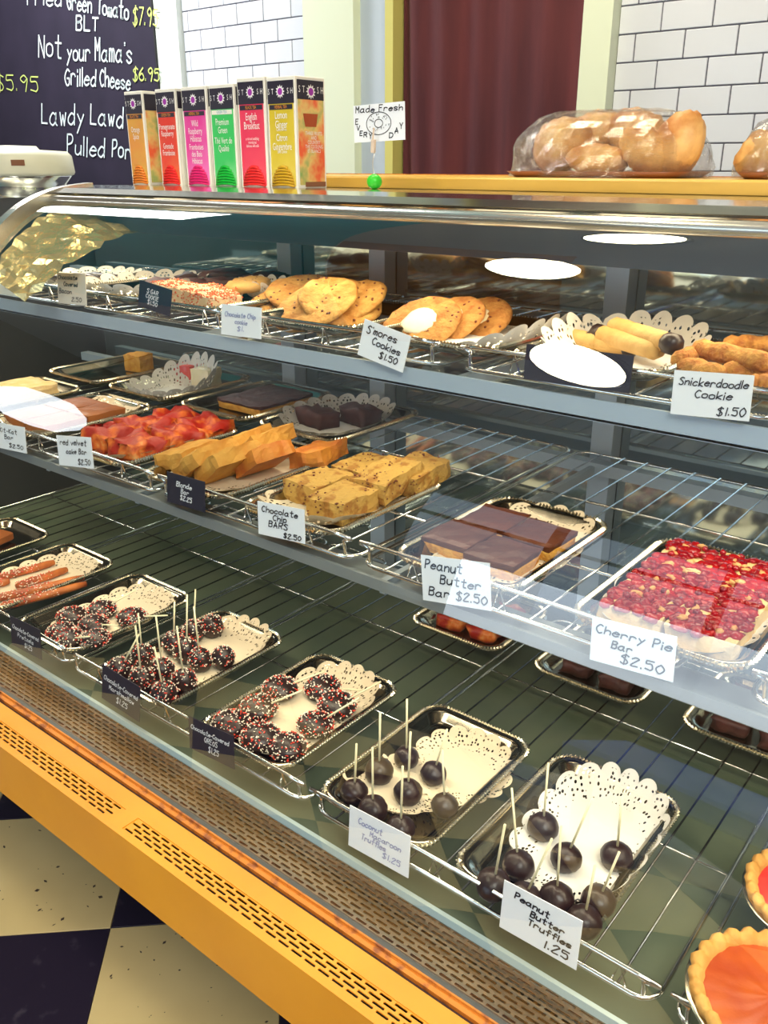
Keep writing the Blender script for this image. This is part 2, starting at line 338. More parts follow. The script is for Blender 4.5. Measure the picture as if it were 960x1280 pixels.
# ============================================================ SETTING
YW = 2.77
def struct(name, mb, m, smooth=False): return tag(mb.build(name, m, smooth=smooth), kind='structure')
floor = struct('floor', MB().box((-1.5, -.4, -.01), (9, 7, .01)), 'floor_base')
T = .305; c0 = Vector((-1.283, .701, 0))*(1.27/1.45); a45 = R(44)
ux = Vector((math.cos(a45), math.sin(a45), 0)); uy = Vector((-math.sin(a45), math.cos(a45), 0))
tm = {}
for k, nm in ((0, 'vct_cream'), (1, 'vct_black')): tm[k] = MB().box((0, 0, 0), (T-.0012, T-.0012, .005), bev=.0008).mesh('floor_tile', nm)
for i in range(-5, 5):
    for j in range(-6, 5):
        p = c0+ux*(i+.5)*T+uy*(j+.5)*T
        if p.y > .95 or p.y < -1.6 or p.x < -3 or p.x > .6: continue
        t_ = put('floor_tile', tm[(i+j+1) % 2], floor, (p.x, p.y, -.0025), a45)
        if (i+j) % 2 == 1 and p.y > 0:
            mb = MB()
            for q in range(44):
                u, v, s_ = random.uniform(-.14, .14), random.uniform(-.14, .14), random.uniform(.001, .0055)
                an = random.uniform(0, PI); k_ = random.uniform(.3, .8)
                mb.add([(u+s_*math.cos(an+b)*(1 if b in (0, PI) else k_), v+s_*math.sin(an+b)*(1 if b in (0, PI) else k_), .0026) for b in (0, PI/2, PI, 1.5*PI)], [(0, 1, 2, 3)])
            mb.build('speckle', 'speck', t_, kind='stuff')
struct('ceiling', MB().box((-1.5, -.3, 2.86), (9, 7.2, .1)), 'ceiling')
wb = struct('wall_back', MB().box((-1.5, YW+.10, 1.4), (9, .1, 2.9)), 'wall_white')
struct('wall_left', MB().box((-5.95, -.3, 1.4), (.1, 7.2, 2.9)), 'room_wall')
# shop front behind the camera: low wall, header, dark mullions; open daylight beyond; left end closed to keep window haze off the glass
struct('wall_front', MB().box((-1.5, -3.9, .3), (9, .1, .6)).box((-1.5, -3.9, 2.65), (9, .1, .5)).box((2.2, -3.9, 1.4), (1.6, .1, 2.9)).box((-4.75, -3.9, 1.4), (2.5, .1, 2.9)), 'room_wall')
struct('wall_right', MB().box((2.95, -.3, 1.4), (.1, 7.2, 2.9)), 'room_wall')
mf = MB()
for x in (-5.4, -4.4, -2.4, -1.3, -.2, .9): mf.box((x, -3.88, 1.5), (.06, .08, 1.9))
mf.box((-1.5, -3.88, 1.95), (8, .06, .05)); struct('window_1', mf, 'mullion')

# tiled panels: each tile a part of the wall
grout = MB()
tile_me = {}
def wall_tile(x0, x1, zc, y):
    wd = round(x1-x0, 3)
    if wd not in tile_me: tile_me[wd] = MB().box((0, 0, 0), (wd-.0035, .012, .0722), bev=.0015).mesh('wall_tile', 'wall_tile')
    put('wall_tile', tile_me[wd], wb, ((x0+x1)/2, y, zc))
def tile_panel(xa, xb, zbase, phase, nlo, nhi):
    for k in range(nlo, nhi):
        zc = zbase+k*.0762-.0381; off = phase+(.0762 if k % 2 else 0)
        n0 = math.floor((xa-off)/.1524)
        for q in range(n0, n0+60):
            a, b = max(xa, off+q*.1524), min(xb, off+(q+1)*.1524)
            if a >= xb: break
            if b-a > .012: wall_tile(a, b, zc, YW+.004)
tile_panel(-.478*YW, .02*YW, Z0+.1310*YW, -.458*YW, -7, 7)
tile_panel(-1.205*YW, -.933*YW, Z0+.1905*YW, -1.137*YW+.0762, -7, 6)
struct('trim_1', MB().box(((-.478+.02)/2*YW, YW+.0215, 1.35), ((.498)*YW, .04, 1.5)).box(((-1.205-.933)/2*YW, YW+.0215, 1.35), (.272*YW, .04, 1.5)), 'grout')
def pil(name, a, b, m, dy): struct(name, MB().box(((a+b)/2*YW, YW+.03-dy/2, 1.4), ((b-a)*YW, .06+dy, 2.9)), m)
pil('trim_2', -1.262, -1.205, 'wall_white', .03); pil('trim_3', -.933, -.843, 'pilaster_cream', .05)
pil('trim_4', -.843, -.790, 'recess_blue', .01); pil('trim_5', -.790, -.777, 'pilaster_yellow', .05); pil('trim_6', -.513, -.478, 'pilaster_cream', .05)
# curtain in the doorway
cur = thing('doorway_curtain', 'dark maroon cloth curtain hanging in the doorway between the two tiled walls', 'curtain', (-.645*YW, YW-.03, .1))
mb = MB(); nx = 70; Lr = []
for k, z in enumerate((0, .6, 1.1, 1.6, 2.1, 2.65)):
    row = []
    for i in range(nx+1):
        u = i/nx; x = (u-.5)*.262*YW*(1-.012*(5-k)); f_ = .018*math.sin(u*34+.4*k)*(.35+.65*(1-u))+.012*math.sin(u*13+k*.5); row.append((x, f_, z))
    Lr.append(row)
mb.loops(Lr, closed=False, cap0=False, cap1=False); mb.build('cloth', 'curtain', cur, smooth=True)
MB().tube([(-.40, 0, 2.66), (.40, 0, 2.66)], .012, 8).build('rod', 'alu', cur)
# chalkboard
bx0, bx1 = -2.05*YW, -1.262*YW
cb = thing('chalkboard', 'tall black chalkboard menu with white chalk handwriting and greenish prices', 'chalkboard', ((bx0+bx1)/2, YW-.02, .9))
MB().box((0, 0, .8), (bx1-bx0, .03, 1.6)).build('board', 'chalkboard', cb)
MB().box(((bx1-bx0)/2+.004, 0, .8), (.008, .036, 1.6)).build('edge_strip', 'board_edge', cb)
def wl(txt, p0, p1, h):
    a, b = onY(*p0, YW-.04), onY(*p1, YW-.04); return (txt, a.x-cb.location.x, b.x-cb.location.x, a.z-.9, b.z-.9, h)
for nm, mt, L, wt in (('chalk_writing', 'chalk', [wl('Fried', (34, 5), (76, 7), .065), wl('Green', (84, 12), (114, 16), .07), wl('Tomato', (122, 17), (160, 25), .065), wl('BLT', (95, 37), (122, 39), .055), wl('Not', (48, 70), (76, 73), .10), wl('your', (84, 74), (112, 77), .075), wl("Mama's", (119, 76), (164, 80), .085),
        wl('Grilled', (81, 106), (119, 108), .075), wl('Cheese', (125, 108), (162, 112), .07), wl('Lawdy', (52, 154), (104, 158), .095), wl('Lawd', (113, 155), (153, 160), .085), wl('B', (162, 159), (170, 160), .065), wl('Pulled', (84, 192), (130, 197), .085), wl('Pork', (140, 196), (170, 198), .075)], .0085),
        *[('chalk_price', 'chalk_yellow', [q_], .0065) for q_ in (wl('$7.95', (166, 30), (196, 32), .065), wl('$6.95', (166, 100), (198, 101), .05), wl('$5.95', (-4, 112), (47, 114), .07))]):
    lettering(L, wt, 3, .25).build(nm, mt, cb, (0, -.019, 0))

# ============================================================ DISPLAY CASE
XL, XR = -1.33, .75; XB = -1.85
case = thing('display_case', 'long curved-glass refrigerated bakery case with a yellow base and wooden back ledge', 'display case', (0, 0, 0))
def zc(z): return Z0+z
def cp(name, mb, m, smooth=False, kind=None): return mb.build(name, m, case, smooth=smooth, kind=kind)
def span(mb, y0, y1, z0, z1, xa=XB, xb=XR): return mb.box(((xa+xb)/2, (y0+y1)/2, zc((z0+z1)/2)), (xb-xa, abs(y1-y0), abs(z1-z0)))
YF = .4446; ZT = -.738
cp('front_panel', span(MB(), YF, YF+.012, ZT-.09, ZT-.004), 'yellow_paint')
cp('toe_kick', span(MB(), .72, .73, -1.27, ZT-.09).box(((XB+XR)/2, .585, zc(ZT-.088)), (XR-XB, .28, .004)), 'case_dark')
def perforated(x0, x1, y0, y1, z, pw, ph, sl, sw, th=.0015):
    """flat plate with staggered rounded slots cut through it"""
    mb = MB(); rows = int((y1-y0)/ph)
    for r_ in range(rows):
        ya = y0+r_*(y1-y0)/rows; yb = y0+(r_+1)*(y1-y0)/rows; off = (pw/2 if r_ % 2 else 0); x = x0-off
        while x < x1-1e-6:
            a, b = max(x, x0), min(x+pw, x1); x += pw; cy = (ya+yb)/2
            if b-a < pw*.95: mb.add([(a, ya, z), (b, ya, z), (b, yb, z), (a, yb, z)], [(0, 1, 2, 3)]); continue
            cx = (a+b)/2; hs, hw = sl/2, sw/2
            o = [(a, ya), (cx, ya), (b, ya), (b, cy), (b, yb), (cx, yb), (a, yb), (a, cy)]
            i_ = [(cx-hs+hw*.6, cy-hw), (cx, cy-hw), (cx+hs-hw*.6, cy-hw), (cx+hs, cy), (cx+hs-hw*.6, cy+hw), (cx, cy+hw), (cx-hs+hw*.6, cy+hw), (cx-hs, cy)]
            vs = [(*p, z) for p in o]+[(*p, z) for p in i_]+[(*p, z-th) for p in i_]
            mb.add(vs, [(k, (k+1) % 8, 8+(k+1) % 8, 8+k) for k in range(8)]+[(8+k, 8+(k+1) % 8, 16+(k+1) % 8, 16+k) for k in range(8)])
    return mb
g0, g1 = .4535, .4765                              # vent grille band on the yellow ledge
xg = onZ(157, 1022, ZT).x
led = MB(); span(led, YF, g0, ZT-.004, ZT); span(led, g1, .500, ZT-.004, ZT)
segs = [(xg-.60, xg-.012), (xg+.012, xg+.60), (xg+.624, XR-.02)]; prev = XB
for a, b in segs+[(XR, XR)]: span(led, g0, g1, ZT-.004, ZT, prev, a); prev = b
cp('front_ledge', led, 'yellow_paint')
for a, b in segs: cp('vent_grille', perforated(a, b, g0, g1, zc(ZT-.001), .0185, .0046, .0150, .0028), 'yellow_paint', kind=None)
cp('vent_cavity', span(MB(), g0-.004, g1+.004, ZT-.03, ZT-.028), 'case_dark')
cp('seam', span(MB(), .500, .505, ZT-.006, ZT-.004), 'seam_dark')
cp('glass_channel', span(span(MB(), .505, .512, ZT-.006, ZT+.001), .512, .514, ZT-.006, ZT+.004), 'orange_trim')
cp('channel_gasket', span(MB(), .5145, .521, ZT-.006, ZT+.003), 'case_dark')
# interior air grille and deck
cp('air_grille', perforated(XB, XR, .523, .578, zc(-.737), .0180, .0061, .0145, .0029), 'grille_metal')
cp('air_duct', span(MB(), .523, .585, -.775, -.772), 'case_dark')
cp('deck_lip', span(MB(), .578, .583, -.76, -.727), 'pale_ledge')
cp('deck', span(MB(), .583, 1.205, -.755, -.735), 'deck_grey')
# curved glass
prof = [(.517, -.738), (.53, -.60), (.55, -.45), (.588, -.30), (.632, -.20), (.69, -.125), (.755, -.072), (.82, -.046), (.89, -.037)]
GP = [(p.x, p.y) for p in smooth_path([(a, b, 0) for a, b in prof], 7)]
def sheet(xa, xb, th=.004, off=0):
    mb = MB(); n = len(GP); A = []
    for i, (y, z) in enumerate(GP):
        y0, z0 = GP[max(0, i-1)]; y1, z1 = GP[min(n-1, i+1)]; d = Vector((y1-y0, z1-z0)).normalized(); nr = Vector((d.y, -d.x)) # inward
        A.append((y+nr.x*off, z+nr.y*off))
    mb.loops([[(xa, y, zc(z)), (xb, y, zc(z))] for y, z in A], closed=False, cap0=False, cap1=False)
    return mb
cp('curved_glass', sheet(XL, XR), 'glass', True)
cp('curved_glass', sheet(XB, XL-.012), 'glass', True)
hp = MB(); n = len(GP)
ring = []
for i, (y, z) in enumerate(GP):
    y0, z0 = GP[max(0, i-1)]; y1, z1 = GP[min(n-1, i+1)]; d = Vector((y1-y0, z1-z0)).normalized(); nr = Vector((-d.y, d.x))  # outward
    o_, i_ = .010, -.016
    ring.append([(XL-.016, y+nr.x*i_, zc(z+nr.y*i_)), (XL+.004, y+nr.x*i_, zc(z+nr.y*i_)), (XL+.004, y+nr.x*o_, zc(z+nr.y*o_)), (XL-.016, y+nr.x*o_, zc(z+nr.y*o_))])
hp.loops(ring); cp('glass_hoop', hp, 'alu')
# crumpled film lining the hoop, with the lamp reflection put into its gold colour
fm = MB(); rows = []
for i in range(33, len(GP)):
    y, z = GP[i]; y0, z0 = GP[i-1]; d = Vector((y-y0, z-z0)).normalized(); nr = Vector((d.y, -d.x)); row = []
    for k in range(9):
        o_ = .018+.010*noise.noise(Vector((i*.7, k*.9, 0))); row.append((XL+.010+k*.012+(i-33)*.005*(k/8), y+nr.x*o_, zc(z+nr.y*o_-.004*k)))
    rows.append(row)
fm.loops(rows, closed=False, cap0=False, cap1=False); cp('crumpled_film', fm, 'gold_film')
# top: metal rail, top sheet, light housing, wooden ledge
tr = MB(); n = 8
L0 = [[(x, y, zc(z)) for y, z in ((.815, -.0405), (.835, -.034), (.89, -.031), (1.105, -.034), (1.105, -.052), (.88, -.056), (.83, -.054))] for x in (XL, XR)]
tr.loops(L0); cp('top_sheet', tr, 'polished')
tr = MB(); tr.tube([(XL, .812, zc(-.052)), (XR, .812, zc(-.052))], .0075, 10); cp('top_rail', tr, 'alu', True)
hs = MB(); hs.loops([[(x, y, zc(z)) for y, z in ((.835, -.056), (.835, -.094), (.87, -.098), (1.0, -.075), (1.19, -.075), (1.19, -.056))] for x in (XL+.01, XR)]); cp('light_housing', hs, 'case_dark')
tb = MB(); tb.tube([(XL+.06, .90, zc(-.094)), (XR-.02, .90, zc(-.094))], .006, 8); cp('light_tube_cover', tb, 'alu', True)
cp('wooden_ledge', MB().box(((XL+.08+XR)/2, 1.225, zc(-.0262)), (XR-XL-.08, .23, .019), bev=.0025), 'yellow_wood')
cp('ledge_edge', MB().box(((XL+.08+XR)/2, 1.345, zc(-.026)), (XR-XL-.08, .01, .021)), 'orange_trim')
# back sliding doors, posts, end wall
for k, (a, b) in enumerate(((XB+.02, -1.205), (-1.17, -.985), (-.95, -.552), (-.516, -.1), (-.064, XR))):
    cp('sliding_door', MB().box(((a+b)/2, 1.215, zc(-.40)), (b-a, .006, .66)), 'mirror_door')
for x in (-1.187, -.967, -.534, -.082): cp('rear_post', MB().box((x, 1.195, zc(-.405)), (.034, .03, .66)), 'post_grey')
cp('back_wall', span(MB(), 1.225, 1.235, -.755, -.05), 'case_side')
cp('end_wall', MB().box((XB-.005, .87, zc(-.41)), (.01, .72, .69)), 'case_dark')
# shelf fronts and supports
cp('upper_shelf_front', MB().box(((XB+XR)/2, .777, zc(-.2225)), (XR-XB, .004, .021)).box(((XB+XR)/2, .80, zc(-.232)), (XR-XB, .05, .003)), 'fascia')
cp('lower_shelf_front', MB().box(((XB+XR)/2, .655, zc(-.4190)), (XR-XB, .004, .013)).box(((XB+XR)/2, .68, zc(-.425)), (XR-XB, .05, .003)), 'case_side')
for y, z in ((1.165, -.222), (1.165, -.420)): cp('rear_shelf_rail', MB().box(((XB+XR)/2, y, zc(z)), (XR-XB, .02, .018)), 'fascia')
for x in (-1.187, -.967, -.534, -.082):
    for y0, z in ((.78, -.225), (.66, -.424)): cp('shelf_bracket', MB().box((x, (y0+1.18)/2, zc(z)), (.008, 1.18-y0, .016)), 'post_grey')

# ------------------------------------------------------------ wire racks
def wire_rack(x0, x1, y0, y1, z, label, bars, lip=.026, m='chrome'):
    W = x1-x0; D = y1-y0
    t = thing('wire_rack', label, 'rack', (x0+W/2, y0, zc(z)), 0, 'wire racks on the shelves of the case')
    MB().tube([(a, b, c) for a, b, c in rr(W/2, D/2, .02, 0, 4, 0, D/2)], .0026, 6, True).build('frame', m, t, smooth=True)
    h = lip; MB().tube(smooth_path([(-W/2+.012, .004, 0), (-W/2+.012, .002, h*.75), (-W/2+.024, 0, h), (W/2-.024, 0, h), (W/2-.012, .002, h*.75), (W/2-.012, .004, 0)], 4), .0024, 6).build('lip_rail', m, t, smooth=True)
    for b in bars: MB().tube([(-W/2, b-y0, -.0015), (W/2, b-y0, -.0015)], .0020, 6).build('crossbar', m, t, smooth=True)
    n = int((W-.02)/.0345); sp = W/(n+1)
    me = MB().tube([(0, 0, .0022), (0, D, .0022)], .0013, 5).mesh('wire', 'chrome_dark_reflect' if z < -.6 else m, True)
    vm = MB().tube([(-.007, .003, 0), (0, 0, h), (.007, .003, 0)], .0012, 5).mesh('strut', m)
    for i in range(1, n+1):
        put('wire', me, t, (-W/2+sp*i, 0, 0))
        if i % 3 == 2: put('strut', vm, t, (-W/2+sp*i, 0, 0))
    return t
zB, zM, zT = -.690, -.402, -.204
for x0, x1, s in ((-1.75, -1.42, 'bottom deck, furthest left beyond the pretzel rods'), (-1.405, -1.075, 'bottom deck under the sprinkled pretzel rods'), (-1.255+.19, -.925, 'bottom deck under the tray of chocolate rings'), (-.915, -.588, 'bottom deck under the chocolate cookies without upright sticks'), (-.575, -.165, 'bottom deck under the two truffle trays'), (-.148, .26, 'bottom deck under the pies')):
    wire_rack(x0, x1, .583, 1.165, zB, 'chrome wire rack with raised front lip, '+s, (.78, .965, 1.15))
for x0, x1, s in ((-1.61, -1.272, 'far left end of the middle shelf'), (-1.262, -.918, 'middle shelf under the red swirled cake bars'), (-.908, -.575, 'middle shelf under the oat and blonde bars'), (-.562, -.212, 'middle shelf under the chocolate topped bars'), (-.150, .20, 'middle shelf under the cherry bars')):
    wire_rack(x0, x1, .656, 1.172, zM, 'chrome wire rack with raised front lip, '+s, (.80, .985))
for x0, x1, s in ((-1.60, -1.245, 'far left end of the top shelf'), (-1.235, -.905, 'top shelf under the sprinkled slabs'), (-.893, -.551, 'top shelf under the chocolate chip cookies'), (-.524, -.19, 'top shelf under the shortbread fingers'), (-.175, .17, 'top shelf at the right edge of the picture')):
    wire_rack(x0, x1, .780, 1.185, zT, 'chrome wire rack with raised front lip, '+s, (.90, 1.05), lip=.024)

# ------------------------------------------------------------ trays and doilies
def tray_meshes(hx, hy):
    mb = MB(); prof_ = [(.0, .0125), (.0045, .0150), (.010, .0125), (.0155, .0035), (.0215, .0010)]
    mb.loops([rr(hx-.018, hy-.018, .018, 0)] + [rr(hx+.0006, hy+.0006, .026, .0105)] + [rr(hx-i, hy-i, .026-i*.5, z) for i, z in prof_])
    path = smooth_path(rr(hx, hy, .026, .0140, 8), 1, True); dense = []
    for i in range(len(path)):
        a, b = path[i], path[(i+1) % len(path)]; L = (b-a).length; k = max(1, round(L/.0022))
        dense += [a+(b-a)*j/k for j in range(k)]
    be = MB().tube(dense, [.0022+.0014*(1 if i % 2 else -1) for i in range(len(dense))], 5, True)
    return mb.mesh('tray_body', 'silver_tray', True), be.mesh('beaded_rim', 'bead')
TRAYS = {}
def tray(x, y, z, label, hx=.075, hy=.116, rz=0):
    k = (hx, hy)
    if k not in TRAYS: TRAYS[k] = tray_meshes(hx, hy)
    t = thing('serving_tray', label, 'tray', (x, y, zc(z)), rz, 'silver serving trays in the case')
    put('tray_body', TRAYS[k][0], t); put('beaded_rim', TRAYS[k][1], t); return t
def doily(x, y, z, label, hx=.052, hy=.088, rim=.014, rect=True, m='lace', rz=0, flare=.014, sq=3, seed=0, lip=None):
    mb = MB(); N = 144; per = 18 if rect else 16; Ls = []; uv = []
    for v, k, h in ((0, .02, 0), (.3, .5, 0), (.55, .80, .0), (.70, .93, .12), (.85, 1.0, .55), (1.0, 1.0, 1.0)):
        row = []
        for i in range(N):
            a = 2*PI*i/N; ca, sa = math.cos(a), math.sin(a)
            q = (abs(ca)**sq+abs(sa)**sq)**(-1/sq) if rect else 1
            sc = abs(math.sin(per*a/2))**.6; ext = (h*flare*(.45+.55*sc if v > .9 else 1))
            rx = hx*k*q*ca+ext*ca; ry = hy*k*q*sa+ext*sa
            side = 1.0
            if lip: side = lip(ca, sa)
            row.append((rx, ry, .0012+h*rim*side*(.7+.3*sc if v > .9 else 1)+.0022*h*noise.noise(Vector((ca*3+seed, sa*3, v)))))
            uv.append((per*i/N, v))
        Ls.append(row)
    # last column duplicate not needed: the holes pattern only has to be lacy
    mb.loops(Ls, cap0=True, cap1=False); mb.uv = uv
    o = mb.build('paper_doily', m, None, (x, y, zc(z)), rz, smooth=True)
    return tag(o, label, 'doily', 'paper doilies under the sweets')

def stick_mesh(L=.085, r=.0013): return MB().tube([(0, 0, 0), (0, 0, L)], r, 6).mesh('stick', 'stick', True)
STK = {L: stick_mesh(L) for L in (.05, .06, .075)}
def sprinkle_mesh(rx, rz, n, m, seed, top=-.2, size=.0016):
    rnd = random.Random(seed); mb = MB(); c = 0
    while c < n:
        d = Vector((rnd.gauss(0, 1), rnd.gauss(0, 1), rnd.gauss(0, 1))).normalized()
        if d.z < top: continue
        p = Vector((d.x*rx*1.02, d.y*rx*1.02, d.z*rz*1.03)); s_ = size*rnd.uniform(.7, 1.2)
        mb.box(p, (s_*1.5, s_*.6, s_*.6), rnd.uniform(0, PI), rnd.uniform(-.8, .8), rnd.uniform(-1, 1)); c += 1
    return mb
def sweet_meshes(rx, rz, seed, spr=0, size=.0016):
    b = MB().blob((0, 0, 0), (rx, rx, rz), .05, seed, 18, 11, 2.2, flat=.86).mesh('coating', 'chocolate', True)
    out = [b]
    if spr: out += [sprinkle_mesh(rx, rz, spr, 'w', seed+9, size=size).mesh('pale_sprinkles', 'spr_white'), sprinkle_mesh(rx, rz, int(spr*.6), 'r', seed+19, size=size).mesh('red_sprinkles', 'spr_red')]
    return out
def sweets(name, cat, pts, z, rx, rz, tray_desc, look, spr=0, sticks=None, group=None, seedo=0, size=.0016):
    """pts: image centres of the sweets, that lie on their tray at height z; sticks: (dx, dy, dz, length) or None for each"""
    var = [sweet_meshes(rx, rz, seedo+k, spr, size) for k in range(3)]; rk = ranks(pts)
    for i, p in enumerate(pts):
        c = onZ(p[0], p[1], z+rz)
        t = thing(name, '%s, %s from left, %s' % (look, rk[i], tray_desc), cat, (c.x, c.y, zc(z)+rz*.86), 0, group)
        v = var[i % 3]; body = put('coating', v[0], t, (0, 0, 0), random.uniform(0, 6)); s_ = random.uniform(.93, 1.07); body.scale = (s_, s_, s_)
        for me in v[1:]: q = put(me.name.split('.')[0], me, t, (0, 0, 0), body.rotation_euler.z, 'stuff'); q.scale = (s_, s_, s_)
        if sticks and sticks[i]:
            d = Vector(sticks[i][:3]).normalized(); L = sticks[i][3]
            q = put('stick', STK[L], t, d*rz*.55); q.rotation_euler = d.to_track_quat('Z', 'Y').to_euler()

zt = zB+.0055                                    # trays stand on the rack wires
zs = zt+.0025
def sign(s): return lambda ca, sa: s(ca, sa)
t5 = tray(-.313, .712, zt, 'silver tray with beaded rim of chocolate truffles on sticks, nearest the right', .077, .122)
doily(-.300, .728, zt+.002, 'large white lace doily curling up behind the truffles of the nearest right tray', .056, .094, .026, m='lace_cool', seed=1, lip=lambda c, s: .35+.65*max(0, s, c*.7))
up = (.02, .02, 1, .075)
P5 = [(679, 1031), (708, 1070), (648, 1080), (771, 1068), (617, 1104), (655, 1122), (696, 1120), (748, 1125), (730, 1150)]
sweets('chocolate_truffle', 'truffle', P5, zs, .0168, .0150, 'nearest truffle tray', 'round plain chocolate truffle with white stick', 0,
       [(0, 0, 1, .075), (.22, .1, 1, .075), (-.25, .15, 1, .075), (.02, -.12, 1, .075), (.12, -.03, 1, .075), (.25, .1, 1, .075), (-.05, .05, 1, .075), (.2, .05, 1, .060), (.05, .05, 1, .060)], 'truffles on sticks, nearest tray', 1)
t4 = tray(-.498, .704, zt, 'silver tray with beaded rim of truffles, next to the nearest right tray', .077, .117)
doily(-.478, .735, zt+.002, 'round lace doily at the back of the second truffle tray from the right', .055, .055, .012, rect=False, seed=2, lip=lambda c, s: .3+1.1*max(0, s))
doily(-.515, .66, zt+.0035, 'round lace doily folded up at the front of the second truffle tray', .050, .045, .012, rect=False, seed=5, lip=lambda c, s: .3+1.2*max(0, -s))
P4 = [(508, 945), (542, 965), (474, 962), (510, 988), (556, 1005), (466, 1010), (443, 988), (501, 1034)]
sweets('chocolate_truffle', 'truffle', P4, zs+.001, .0165, .0148, 'second truffle tray', 'small round plain chocolate truffle', 0,
       [(0, 0, 1, .075), (.22, .06, 1, .060), (.02, 0, 1, .075), (.03, .0, 1, .075), (-.15, .1, 1, .06), (0, 0, 1, .075), (.06, 0, 1, .06), (.02, .0, 1, .075)], 'truffles on sticks, second tray', 11)
t3 = tray(-.706, .703, zt, 'silver tray with eight sprinkled round chocolate cookies on a lace doily', .077, .117)
doily(-.700, .708, zt+.002, 'large lace doily with scalloped raised edge under eight sprinkled chocolate cookies', .055, .094, .020, seed=3, lip=lambda c, s: .35+.75*max(0, s))
P3 = [(350, 859), (403, 858), (323, 884), (421, 880), (288, 904), (394, 904), (326, 920), (359, 932)]
sweets('coated_cookie', 'cookie', P3, zs, .0250, .0150, 'tray of eight', 'thick round chocolate cookie with sprinkles', 130,
       [(.6, .45, .35, .06), (.9, .35, .12, .05), (.65, .40, .42, .06), (.5, .45, .4, .06), None, (.55, .5, .5, .06), None, None], 'sprinkled coated cookies on the tray of eight', 21)
t2 = tray(-.924, .700, zt, 'silver tray crowded with sprinkled chocolate marshmallows on upright sticks', .077, .117)
doily(-.915, .712, zt+.002, 'lace doily with scalloped edge under the sprinkled marshmallows on sticks', .055, .094, .020, seed=4, lip=lambda c, s: .35+.75*max(0, s))
P2 = [(265, 781), (242, 787), (217, 802), (279, 820), (250, 823), (233, 812), (178, 818), (203, 836), (149, 836), (177, 848), (205, 866), (230, 850)]
sweets('coated_marshmallow', 'marshmallow', P2, zs, .0180, .0195, 'marshmallow tray', 'sprinkled chocolate marshmallow on a stick', 80,
       [None, (.06, .1, 1, .06), (.1, .05, 1, .06), None, (-.04, 0, 1, .075), (-.1, .2, 1, .075), (.02, 0, 1, .06), (-.02, 0, 1, .075), (.5, .3, 1, .06), (.0, 0, 1, .075), (-.15, 0, 1, .06), (-.05, 0, 1, .075)], 'sprinkled marshmallows on sticks', 31)
t1 = tray(-1.142, .700, zt, 'silver tray of sprinkled chocolate rings lying on a doily, left of the marshmallows', .077, .117)
doily(-1.130, .705, zt+.002, 'lace doily under the sprinkled chocolate rings, left of the marshmallows', .055, .085, .015, seed=6, lip=lambda c, s: .4+.6*max(0, s))
P1 = [(90, 769), (127, 761), (165, 770), (76, 788), (117, 779), (84, 797), (119, 797)]
sweets('coated_cookie', 'cookie', P1, zs, .0235, .0125, 'tray left of marshmallows', 'flat sprinkled chocolate cookie', 110,
       [None, (.5, .5, .4, .06), (.9, .35, .2, .06), None, (.8, .1, .2, .05), (.8, .1, .3, .05), None], 'sprinkled coated cookies left of the marshmallows', 41)
t0 = tray(-1.355, .700, zt, 'silver tray of sprinkled pretzel rods at the left edge of the bottom deck', .077, .117)
doily(-1.345, .70, zt+.002, 'lace doily under the sprinkled pretzel rods at the left', .056, .09, .012, seed=7)
rods = [((0, 722), (68, 703)), ((20, 733), (84, 712)), ((-20, 752), (105, 722)), ((-10, 762), (108, 730)), ((-12, 731), (12, 726))]
rk = ranks([((a[0]+b[0])/2, a[1]) for a, b in rods])
for i, (a, b) in enumerate(rods):
    A = onZ(*a, zs+.008); B = onZ(*b, zs+.008); c = (A+B)/2; d = B-A; L = d.length
    t = thing('pretzel_rod', 'brown pretzel rod with red and white sprinkles, %s from the left on its tray' % rk[i], 'pretzel', (c.x, c.y, zc(zs)+.008), math.atan2(d.y, d.x), 'sprinkled pretzel rods')
    MB().tube([(-L/2+L*k/8, .0012*math.sin(k), 0) for k in range(9)], [.004, .0065, .0072, .007, .0068, .0072, .0066, .0066, .005], 9).build('rod', 'pretzel', t, smooth=True)
    for nm, m_, n_ in (('pale_sprinkles', 'spr_white', 80), ('red_sprinkles', 'spr_red', 60)):
        mb = MB()
        for _ in range(n_):
            an = random.uniform(-.3, PI+.3); u = random.uniform(-.48, .18)*L; mb.box((u, .0074*math.cos(an), .0074*math.sin(an)), (.0022, .0009, .0009), random.uniform(0, 3))
        mb.build(nm, m_, t, kind='stuff')
tray(-1.565, .700, zt, 'silver tray cut off by the left picture edge, beyond the pretzel rods', .077, .117)
for i, (x, y) in enumerate(((-1.565, .745), (-1.54, .69))):
    o = MB().box((0, 0, .009), (.05, .04, .017), .2, bev=.003).build('brown_bar', 'caramel', None, (x, y, zc(zs+.0015))); tag(o, 'flat brown bar on the tray cut by the left edge, %s' % ('behind the other' if i == 0 else 'in front'), 'bar', 'brown bars at the left edge')

